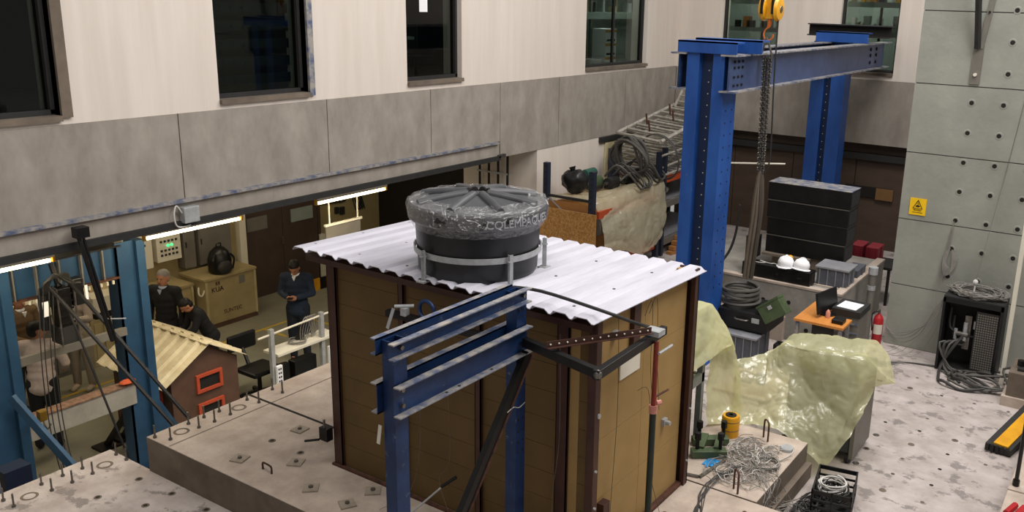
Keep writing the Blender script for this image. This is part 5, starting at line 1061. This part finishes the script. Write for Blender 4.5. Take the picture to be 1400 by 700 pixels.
for k in range(5): tag(obj('bench_cable', MB().tube([(8.15 + .03 * k, 10.0, -.42), (8.12 + .05 * k, 9.95, -.2), (8.2 + .04 * k, 9.92, -.05), (8.3 + .04 * k, 9.95, -.25), (8.35, 10.0, -.42)], .008, 6), M_cable, at=(8.2, 10, -.4)), ('lowest', 'second', 'middle', 'fourth', 'outermost')[k] + ' grey cable arching above the white bench', 'cable')
tag(obj('folded_card', MB().prism([(-.08, 0), (.08, 0), (.0, .22)], (8.18, 10.05, -.43), (8.22, 10.09, -.43)), M_blackpl, at=(8.2, 10.05, -.43)), 'dark folded stand on the white bench', 'stand')
oc = thing('office_chair', 'black office chair with low backrest beside the white bench', 'chair', (7.72, 10.6, ZA))
obj('seat', MB().box(7.48, 10.2, -.86, 7.98, 10.66, -.79), M_blackpl, oc, bevel=.03); obj('backrest', MB().box(7.50, 10.78, -.62, 7.98, 10.84, -.36), M_blackpl, oc, bevel=.03)
obj('back_stem', MB().cyl((7.74, 10.66, -.85), (7.74, 10.82, -.55), .025, n=8), M_blackpl, oc); obj('gas_stem', MB().cyl((7.74, 10.45, ZA + .08), (7.74, 10.45, -.86), .03, n=10), M_blackpl, oc)
for k in range(5):
    a = k * 2 * PI / 5; e = (7.74 + .26 * math.cos(a), 10.45 + .26 * math.sin(a), ZA + .05); obj('foot_arm', MB().obox((7.74, 10.45, ZA + .09), e, .04, .03), M_blackpl, oc); obj('caster', MB().ell((e[0], e[1], ZA + .03), .03, 8, 6), M_blackpl, oc)
tag(obj('black_briefcase', B(7.7, 10.02, ZA, 7.95, 10.12, -.7), M_blackpl, at=(7.8, 10, ZA), bevel=.01), 'upright dark case under the left end of the white bench', 'case')
tag(obj('black_briefcase', B(8.0, 9.97, ZA, 8.4, 10.12, -.7), M_blackpl, at=(8.2, 10, ZA), bevel=.01), 'wider dark case under the right end of the white bench', 'case')
st_ = thing('stool', 'small stool with pale rim and thin legs at the slab edge', 'stool', (7.2, 9.7, ZA)); obj('seat', B(7.1, 9.55, -.95, 7.5, 9.85, -.92), M_offw, st_)
for x, y in ((7.14, 9.58), (7.46, 9.58), (7.14, 9.82), (7.46, 9.82)): obj('leg', MB().cyl((x, y, ZA), (x, y, -.95), .01, n=6), M_galv, st_)
# barriers and wall cables further back
hz_ = thing('barrier', 'yellow and black striped barrier leaning by the brown doors', 'barrier', (11.3, 13.5, ZA))
for k in range(7): obj('stripe_board', MB().obox((11.0 + .16 * k, 13.6 - .0 * k, ZA + .1), (11.0 + .16 * k + .15, 13.6, ZA + .1), .03, .28), M_yel if k % 2 else M_black, hz_)
for x in (11.02, 12.08): obj('barrier_leg', MB().cyl((x, 13.6, ZA), (x, 13.6, ZA + .25), .02, n=6), M_black, hz_)
tag(obj('wall_socket', MB().box(12.62, 14.14, .02, 12.7, 14.2, .16).box(12.76, 14.14, -.02, 12.86, 14.2, .14), M_rubber, at=(12.7, 14.2, 0)), 'pair of dark sockets on the beige wall under the right tube lamp', 'socket')
m = MB()
for k in range(5): m.tube([(12.2, 14.17, .3), (12.5 + .1 * k, 14.16, .42 - .04 * k), (12.8, 14.16, .25 + .05 * k), (13.05 + .05 * k, 14.16, .4), (13.2 + .06 * k, 14.16, .0), (13.35, 14.16, .3)], .012, 5)
tag(obj('wall_cables', m, M_rubber, at=(12.8, 14.17, .3)), 'dark cables looped across the beige wall', 'cables', kind='stuff')
tag(obj('red_alarm_box', B(13.25, 14.1, .38, 13.42, 14.2, .55), M_red, at=(13.3, 14.2, .4)), 'small red box on the beige wall', 'alarm box')
hp = thing('suspended_board', 'grey panel hanging on two pale rods below the right tube lamp', 'panel', (8.45, 9.6, 1.2))
obj('panel_board', B(8.35, 9.58, .9, 9.0, 9.6, 1.32), M_gcab, hp); obj('top_bar', B(8.33, 9.56, 1.32, 9.02, 9.6, 1.35), M_offw, hp)
for x in (8.42, 8.95): obj('rod', MB().cyl((x, 9.58, 1.35), (x, 9.58, 2.2), .012, n=6), M_offw, hp)
dg = thing('ceiling_duct_frame', 'dark steel frame grid hanging under the mezzanine behind the tank', 'frame', (12.2, 9.6, 1.0))
for k in range(4): obj('bar', B(11.9 + .0 * k, 9.1 + k * .2, .6, 11.93, 9.13 + k * .2, 1.95), M_blackpl, dg)
for k in range(3): obj('cross_bar', B(11.88, 9.1, .8 + .4 * k, 11.9, 9.75, .83 + .4 * k), M_galv if k == 2 else M_blackpl, dg)
# ================================================================ THINGS BEHIND THE UPPER WINDOWS
FZ = 3.2
for k in range(3):
    t = thing('paint_bucket_box', ('bottom', 'middle', 'top')[k] + ' white and yellow box of the stack behind the window', 'box', (15.3, 9.3, FZ + k * .26), 'stacked boxes behind the window')
    obj('box_body', B(15.1, 9.2, FZ + k * .26, 15.5, 9.5, FZ + .255 + k * .26), M_wpaper, t); obj('yellow_stripe', B(15.098, 9.198, FZ + .19 + k * .26, 15.502, 9.2, FZ + .24 + k * .26), M_yel, t); obj('dark_mark', B(15.14, 9.197, FZ + .02 + k * .26, 15.45, 9.2, FZ + .06 + k * .26), M_dark, t)
tag(obj('bucket', MB().lathe((14.75, 9.25, FZ), [(.001, 0), (.13, 0), (.15, .22), (.14, .22)], 18), M_wpaper, at=(14.75, 9.25, FZ), smooth=True), 'white bucket behind the window beside the stacked boxes', 'bucket')
sh = thing('window_shelf', 'grey shelf with clutter behind the left wall window by the corner', 'shelf', (14.6, 9.7, FZ)); obj('shelf_board', B(13.9, 9.5, FZ + .95, 17.8, 9.9, FZ + 1.08), M_roomg, sh); obj('shelf_post', B(15.1, 9.55, FZ, 15.15, 9.6, FZ + 1.9), M_gcab, sh); obj('shelf_post', B(13.3, 9.55, FZ, 13.35, 9.6, FZ + 1.9), M_gcab, sh); obj('upper_board', B(13.9, 9.5, FZ + 1.55, 17.8, 9.9, FZ + 1.7), M_roomg, sh)
def clutter(xs, y0, z, ax, n, seed, lab, grp):
    random.seed(seed); cols = [M_beige, M_wpaper, M_dark, M_wood, M_gcab, M_yel, M_galv, M_crate]
    for k in range(n):
        u = xs[0] + (xs[1] - xs[0]) * (k + random.uniform(.1, .8)) / n; w = random.uniform(.05, .14); h = random.uniform(.1, .32); c = random.choice(cols)
        if ax == 'x': mb = B(u, y0, z, u + w, y0 + .15, z + h) if k % 3 else MB().cyl((u, y0 + .08, z), (u, y0 + .08, z + h), w / 2, n=10)
        else: mb = B(y0, u, z, y0 + .15, u + w, z + h) if k % 3 else MB().cyl((y0 + .08, u, z), (y0 + .08, u, z + h), w / 2, n=10)
        nm = ('first', 'second', 'third', 'fourth', 'fifth', 'sixth', 'seventh', 'eighth', 'ninth', 'tenth', 'eleventh')[k if ax == 'x' else n - 1 - k]
        tag(obj('shelf_item', mb, c, at=(u, y0, z) if ax == 'x' else (y0, u, z)), nm + ' item from the left ' + lab, 'shelf item', grp)
clutter((14.3, 17.4), 9.6, FZ + 1.08, 'x', 10, 3, 'on the shelf behind the corner window', 'items on the corner window shelf')
for nm, y0, y1, sd in (('left', 6.3, 7.8, 5), ('right', 4.0, 5.4, 9)):
    s = thing('back_window_shelf', 'grey shelf with tools behind the %s window of the back wall' % nm, 'shelf', (XB + .9, (y0 + y1) / 2, FZ))
    obj('shelf_board', B(XB + .7, y0, FZ + .78, XB + 1.1, y1, FZ + .86), M_roomg, s); obj('upper_board', B(XB + .7, y0, FZ + 1.32, XB + 1.1, y1, FZ + 1.42), M_roomg, s); obj('shelf_post', B(XB + .72, (y0 + y1) / 2, FZ, XB + .76, (y0 + y1) / 2 + .04, FZ + 1.9), M_dark, s)
    clutter((y0 + .1, y1 - .1), XB + .78, FZ + .86, 'y', 11, sd, 'on the lower shelf behind the %s back window' % nm, 'tools behind the %s back window' % nm)
    clutter((y0 + .1, y1 - .1), XB + .78, FZ + 1.42, 'y', 9, sd + 1, 'on the upper shelf behind the %s back window' % nm, 'upper boxes behind the %s back window' % nm)
for i in range(3):
    x = 3.3 + i * .45; t = thing('round_table', ('leftmost', 'middle', 'rightmost')[i] + ' dark round stool behind the far left window', 'stool', (x, 9.6 + .3 * i, FZ)); obj('seat', MB().cyl((x, 9.6 + .3 * i, FZ + .9), (x, 9.6 + .3 * i, FZ + .98), .22, n=20), M_gcab, t); obj('stem', MB().cyl((x, 9.6 + .3 * i, FZ), (x, 9.6 + .3 * i, FZ + .9), .03, n=8), M_gcab, t); obj('foot', MB().cyl((x, 9.6 + .3 * i, FZ), (x, 9.6 + .3 * i, FZ + .03), .18, n=16), M_gcab, t)
bl = thing('window_blind', 'dark slatted blind behind the second window of the left wall', 'blind', (6.7, 8.95, 4.2))
for k in range(7): obj('slat', B(6.1, 8.92, 3.45 + k * .2, 7.4, 8.95, 3.56 + k * .2), M_roomd, bl)
tag(obj('blue_screen', B(6.5, 9.4, 4.5, 7.2, 9.43, 4.9), mat('pale_blue_panel', '#7fa0d8', .5), at=(6.8, 9.4, 4.5)), 'pale blue panel behind the second window of the left wall', 'panel')
dsk = thing('grey_desk', 'grey desk and dark chair behind the third window of the left wall', 'desk', (9.6, 9.4, FZ)); obj('desk_top', B(9.1, 9.2, FZ + .68, 9.8, 9.8, FZ + .72), M_roomg, dsk); obj('desk_front', B(9.12, 9.24, FZ, 9.5, 9.28, FZ + .68), M_roomg, dsk)
wc = thing('dark_chair', 'dark chair beside the grey desk behind the third window', 'chair', (9.95, 9.4, FZ)); obj('backrest', B(9.75, 9.4, FZ + .45, 10.1, 9.45, FZ + .9), M_blackpl, wc, bevel=.03); obj('seat', B(9.75, 9.1, FZ + .4, 10.1, 9.45, FZ + .45), M_blackpl, wc); obj('stem', MB().cyl((9.92, 9.28, FZ), (9.92, 9.28, FZ + .4), .03, n=8), M_blackpl, wc)
tag(obj('window_notice', B(9.42, 8.735, 4.28, 9.58, 8.74, 4.6), M_wpaper, at=(9.5, 8.74, 4.3)), 'pale notice sheet stuck behind the third window pane', 'notice')
# wires on the hut and slab
for k, pts in enumerate(([(4.98, 4.7, 1.5), (4.96, 4.68, .9), (4.9, 4.75, .5), (4.7, 4.9, .375)], [(4.98, 4.4, 1.6), (4.95, 4.35, .9), (4.93, 4.45, .7), (4.9, 4.3, .4)], [(4.98, 3.33, 2.2), (4.97, 3.31, 1.4), (4.97, 3.36, .9), (4.9, 3.3, .4)], [(5.6, 3.02, 1.62), (5.7, 2.98, 1.6), (5.82, 3.0, 1.2), (5.85, 3.0, .8), (5.9, 2.9, .38)], [(5.3, 3.04, 2.3), (5.32, 3.03, 1.6), (5.28, 3.03, .9), (5.2, 3.0, .5)], [(5.75, 3.03, 2.2), (5.85, 3.02, 2.3), (5.9, 3.02, 1.8), (6.0, 3.03, 1.3)], [(5.68, 3.03, 2.2), (5.78, 3.02, 2.28), (5.8, 3.02, 1.7), (5.95, 3.03, 1.2)])):
    tag(obj('thin_wire', MB().tube(pts, .0022, 5), M_slabside if k < 3 else M_dcable, at=pts[0]), 'thin sensor wire ' + ('hanging on the house wall just right of the left blue column', 'hanging on the house wall midway between the blue columns', 'running down the brown post right of the blue frame', 'looping out of the tan side wall and down to the slab', 'running down the tan side wall nearest its corner post', 'dangling from the roof edge on the tan side wall, left one', 'dangling from the roof edge on the tan side wall, right one')[k], 'wire')
sr = thing('displacement_sensor', 'small sensor on a stick pointing at the base of the test house wall', 'sensor', (4.75, 4.2, .36)); obj('rod', MB().cyl((4.6, 4.55, .45), (4.85, 4.3, .75), .008, n=6), M_galv, sr); obj('stand', MB().cyl((4.6, 4.55, .36), (4.6, 4.55, .55), .008, n=6), M_steel, sr); obj('head', MB().cyl((4.82, 4.33, .72), (4.9, 4.24, .8), .014, n=8), M_black, sr)
s5 = thing('silver_valve', 'silver valve fitting on the slab in front of the test house', 'valve', (4.75, 4.0, .36)); obj('body', MB().cyl((4.7, 4.12, .42), (4.85, 4.0, .42), .03, n=10), M_galv, s5, smooth=True); obj('foot', MB().cyl((4.78, 4.06, .36), (4.78, 4.06, .42), .03, n=8), M_steel, s5)
s6 = thing('black_clamp', 'small black clamp on the left corner post of the test house near its base', 'clamp', (4.98, 5.82, .7)); obj('body', MB().box(4.93, 5.77, .62, 5.0, 5.87, .74).cyl((4.9, 5.84, .64), (4.86, 5.98, .60), .012, n=6), M_black, s6); obj('screw', MB().cyl((4.95, 5.82, .74), (4.95, 5.82, .82), .012, n=6), M_steel, s6)

area('room_lamp', (16.0, 9.3, 5.45), (16.0, 9.5, 3), 2.4, .3, 70, (.95, 1, .95)); area('room_lamp', (XB + .9, 7.0, 5.45), (XB + .9, 7.0, 3), .4, 1.4, 60, (1, .98, .9)); area('room_lamp', (XB + .9, 4.8, 5.45), (XB + .9, 4.8, 3), .4, 1.4, 60, (1, .98, .9)); area('room_lamp', (9.8, 9.8, 5.45), (9.8, 9.8, 3), 1, .3, 12, (1, .95, .85)); area('room_lamp', (4.0, 10.2, 5.45), (4.0, 10.2, 3), 1, .3, 4, (1, .95, .85))
# ================================================================ PEOPLE
M_skin = mat('skin', '#b07a5c', .55, 0, scale=8, var=.08); M_hairb = mat('black_hair', '#15110f', .6, 0, scale=30, var=.3); M_hairg = mat('grey_hair', '#8b8580', .7, 0, scale=30, var=.25)
M_eye = mat('eye_dark', '#1a1412', .3); M_lip = mat('lips', '#8a4f42', .6)
def remesh(name, mb, m, parent, vox, sm=3):
    me = bpy.data.meshes.new(name); me.from_pydata(mb.v, [], mb.f); o = bpy.data.objects.new(name, me); COL.objects.link(o)
    r = o.modifiers.new('r', 'REMESH'); r.mode = 'VOXEL'; r.voxel_size = vox; s = o.modifiers.new('s', 'SMOOTH'); s.iterations = sm; s.factor = .5
    bpy.context.view_layer.update(); ev = o.evaluated_get(bpy.context.evaluated_depsgraph_get()); nm = bpy.data.meshes.new_from_object(ev)
    bpy.data.objects.remove(o); nm.name = name; nm.materials.clear(); nm.materials.append(m); nm.polygons.foreach_set('use_smooth', [True] * len(nm.polygons))
    q = bpy.data.objects.new(name, nm); COL.objects.link(q); q.parent = parent; return q
def person(loc, yaw, label, top, pants, hair, H=1.72, lean=0, arms=None, head_yaw=0, head_pitch=0, shoe=None, collar=None, legs=None, jacket_open=None, group=None):
    t = thing('person', label, 'person', loc); s = H / 1.72; yw = math.radians(yaw)
    RZ = Matrix.Rotation(yw, 3, 'Z'); hip = Vector((0, 0, .92)); RL = Matrix.Rotation(math.radians(lean), 3, 'Y')
    def lo(x, y, z): return RZ @ (Vector((x, y, z)) * s)
    def up(x, y, z): return RZ @ ((RL @ (Vector((x, y, z)) - hip) + hip) * s)
    neck = up(0, 0, 1.47); hc = up(.01, 0, 1.605) if not head_pitch else up(.02 + .09 * math.sin(math.radians(head_pitch)), 0, 1.60 - .02 * math.sin(math.radians(head_pitch)))
    RH = Matrix.Rotation(yw + math.radians(head_yaw), 3, 'Z') @ Matrix.Rotation(math.radians(lean * .6 + head_pitch), 3, 'Y')
    def hd(x, y, z): return hc + RH @ (Vector((x, y, z)) * s)
    arms = arms or {}
    J = {}
    for sd, k in ((1, 'l'), (-1, 'r')):
        el, wr = arms.get(k, ((-.02, .25, 1.17), (.03, .25, .92)))
        J[k] = (up(0, sd * .185, 1.42), up(el[0], sd * el[1], el[2]), up(wr[0], sd * wr[1], wr[2]))
        lg = (legs or {}).get(k, ((.0, .10, .49), (-.02, .11, .08)))
        J[k + 'l'] = (up(0, sd * .085, .92), lo(lg[0][0], sd * lg[0][1], lg[0][2]), lo(lg[1][0], sd * lg[1][1], lg[1][2]))
    def torso(m, e):
        for z, rx, ry in ((.93, .11, .155), (1.02, .108, .15), (1.12, .10, .142), (1.22, .107, .155), (1.32, .115, .17), (1.36, .10, .16)):
            m.ell(up(0, 0, z), ((rx + e) * s, (ry + e) * s, .13 * s), 16, 8, rot=RZ @ RL)
        m.cap(J['l'][0], J['r'][0], (.062 + e) * s, (.062 + e) * s)
    def arm(m, e, k):
        a, b, c = J[k]; m.cap(a, b, (.055 + e) * s, (.042 + e) * s); m.cap(b, c, (.042 + e) * s, (.03 + e) * s)
    def leg(m, e, k):
        a, b, c = J[k + 'l']; m.cap(a, b, (.088 + e) * s, (.058 + e) * s); m.cap(b, c, (.056 + e) * s, (.037 + e) * s)
    m = MB(); torso(m, 0)
    for k in 'lr':
        arm(m, 0, k); leg(m, 0, k)
        a, b, c = J[k]; d = (c - b).normalized(); sd = 1 if k == 'l' else -1
        inw = (RZ @ Vector((0, -sd, 0))); side = (inw - d * inw.dot(d)).normalized(); nrm = d.cross(side).normalized()
        if arms.get('curl'): d2 = (d + inw * .35).normalized()
        else: d2 = d
        palm = c + d2 * .055 * s; m.cap(c, palm + d2 * .03 * s, .026 * s, .03 * s, 8)
        for f in range(4):
            w = (f - 1.5) * .019 * s; wv = nrm * w; L = (.062, .075, .07, .055)[f] * s; bnd = side * (.02 + (.03 if arms.get('curl') else 0)) * s
            k0 = palm + wv + d2 * .03 * s; k1 = k0 + d2 * L * .55; k2 = k1 + d2 * L * .4 + bnd
            m.cap(k0, k1, .0095 * s, .009 * s, 6); m.cap(k1, k2, .009 * s, .008 * s, 6)
        th = c + d2 * .03 * s; m.cap(th, th + nrm * -.035 * s + d2 * .03 * s + side * .01, .012 * s, .010 * s, 6); m.cap(th + nrm * -.035 * s + d2 * .03 * s + side * .01, th + nrm * -.04 * s + d2 * .06 * s + side * .02, .010 * s, .009 * s, 6)
        an = J[k + 'l'][2]; m.cap(an, an + RZ @ Vector((.12, 0, -.04)) * s, .036 * s, .03 * s, 8)
    m.cap(neck - (neck - J['l'][0]) * 0 - (hc - neck) * .2, hc - RH @ Vector((.01, 0, .05)) * s, .055 * s, .05 * s)
    m.ell(hd(-.005, 0, .03), (.095 * s, .078 * s, .088 * s), 18, 12, rot=RH); m.ell(hd(.015, 0, -.035), (.075 * s, .062 * s, .085 * s), 16, 10, rot=RH)
    m.cap(hd(.085, 0, .012), hd(.108, 0, -.022), .011 * s, .016 * s, 8)
    for y in (-.078, .078): m.ell(hd(-.005, y, -.005), (.02 * s, .012 * s, .032 * s), 8, 6, rot=RH)
    m.cap(hd(.085, -.03, .03), hd(.085, .03, .03), .01 * s, .01 * s, 6)
    remesh('body', m, M_skin, t, .0095 * s, 2)
    for y in (-.03, .03): obj('eye', MB().ell(hd(.087, y, .012) + t.location, (.008 * s, .011 * s, .007 * s), 8, 6), M_eye, t)
    obj('mouth', MB().ell(hd(.088, 0, -.058) + t.location, (.006 * s, .022 * s, .006 * s), 8, 6), M_lip, t)
    m = MB(); torso(m, .018)
    for k in 'lr': arm(m, .014, k)
    m.ell(up(0, 0, .88), (.138 * s, .182 * s, .13 * s), 16, 8, rot=RZ @ RL)
    m.cap(neck - (hc - neck) * .25, neck + (hc - neck) * .05, .068 * s, .062 * s)
    remesh('shirt', m, top, t, .013 * s, 3)
    m = MB()
    for k in 'lr': leg(m, .02, k)
    m.ell(up(0, 0, .92), (.118 * s, .16 * s, .09 * s), 16, 8, rot=RZ @ RL); remesh('trousers', m, pants, t, .014 * s, 3)
    m = MB(); m.ell(hd(-.018, 0, .055), (.100 * s, .084 * s, .082 * s), 18, 12, rot=RH); m.ell(hd(-.05, 0, .0), (.066 * s, .078 * s, .08 * s), 14, 10, rot=RH)
    m.v = [tuple(Vector(v) + noise.noise_vector(Vector(v) * 40) * .006) for v in m.v]; remesh('hair', m, hair, t, .010, 1)
    for k in 'lr':
        an = J[k + 'l'][2]; m = MB().cap(an + Vector((0, 0, -.025 * s)), an + (RZ @ Vector((.15, 0, -.04))) * s, .045 * s, .036 * s, 10); remesh('shoe', m, shoe or M_blackpl, t, .012, 2)
    if collar:
        obj('collar', MB().lathe(neck + (hc - neck) * .08 + t.location, [(.072 * s, -.03), (.078 * s, .0), (.066 * s, .02)], 16, rot=RZ @ RL), collar, t)
        obj('shirt_front', MB().prism([(-.03, .035), (.03, .035), (0, -.04)], up(.105, 0, 1.43) + t.location, up(.125, 0, 1.43) + t.location), collar, t)
    return t, J, hd
M_wshirt = mat('white_shirt', '#cfc0b8', .8, 0, scale=9, dark='#bba9a0'); M_navy = mat('navy_sweater', '#232f42', .85, 0, var=.2); M_navyt = mat('navy_trousers', '#1d222e', .85, 0, var=.2)
M_tans = mat('tan_sweater', '#6b553c', .85, 0, var=.2); M_khak = mat('khaki_trousers', '#8d8272', .85, 0, scale=8, var=.15); M_dk = mat('dark_jacket', '#1d1c1f', .85, 0, var=.2); M_pink = mat('pale_shirt', '#a5978c', .8, 0, var=.15)
person((5.17, 11.28, ZA), 50, 'man with black hair and untucked white shirt seen from behind inside the gantry', M_wshirt, M_dk, M_hairb, 1.70, 4, {'l': ((.08, .27, 1.17), (.26, .20, 1.12)), 'r': ((.02, .28, 1.16), (.2, .22, 1.05))}, head_yaw=-65, legs={'l': ((.03, .10, .49), (.0, .12, .08)), 'r': ((.0, .10, .49), (-.05, .11, .08))})
person((5.62, 12.7, ZA), -80, 'man in a tan sweater half hidden behind the left blue gantry column', M_tans, M_dk, M_hairb, 1.70, 4, {'l': ((.08, .24, 1.16), (.28, .12, 1.18)), 'r': ((.08, .24, 1.16), (.28, .12, 1.1))}, collar=M_wpaper)
person((6.40, 12.7, ZA), 215, 'man in pale shirt and khaki trousers standing behind the black actuator', M_pink, M_khak, M_hairb, 1.68, 6, {'l': ((.1, .24, 1.18), (.3, .14, 1.25)), 'r': ((.1, .24, 1.18), (.28, .16, 1.15))}, shoe=mat('pale_shoe', '#b9a896', .7))
person((7.32, 11.95, ZA), 205, 'grey haired man in a dark blazer and pale blue collar behind the model house', M_dk, M_dk, M_hairg, 1.74, 0, None, collar=mat('pale_blue_collar', '#b9c4d6', .8))
person((7.62, 11.36, ZA), 165, 'black haired man in a dark jacket bending forward beside the grey haired man', M_dk, M_dk, M_hairb, 1.50, 27, {'l': ((.2, .22, 1.25), (.42, .12, 1.25)), 'r': ((.2, .22, 1.2), (.42, .1, 1.2))}, head_pitch=25)
pt, PJ, phd = person((8.95, 11.0, ZA), 212, 'man in a navy half-zip sweater standing and looking down at his phone', M_navy, M_navyt, M_hairb, 1.72, 0, {'l': ((.02, .25, 1.17), (.22, .085, 1.16)), 'r': ((.02, .25, 1.17), (.22, .085, 1.16)), 'curl': 1}, head_pitch=32, collar=M_wpaper)
mid = (PJ['l'][2] + PJ['r'][2]) / 2; fw = Vector((math.cos(math.radians(212)), math.sin(math.radians(212)), 0))
c = pt.location + mid + fw * .10 + Vector((0, 0, .02)); sdv = fw.cross(Vector((0, 0, 1)))
tag(obj('phone', MB().obox(c - sdv * .04, c + sdv * .04, .12, .010, up=(0, 0, 1)), M_blackpl, at=c), 'dark phone held in both hands by the man in the navy sweater', 'phone')
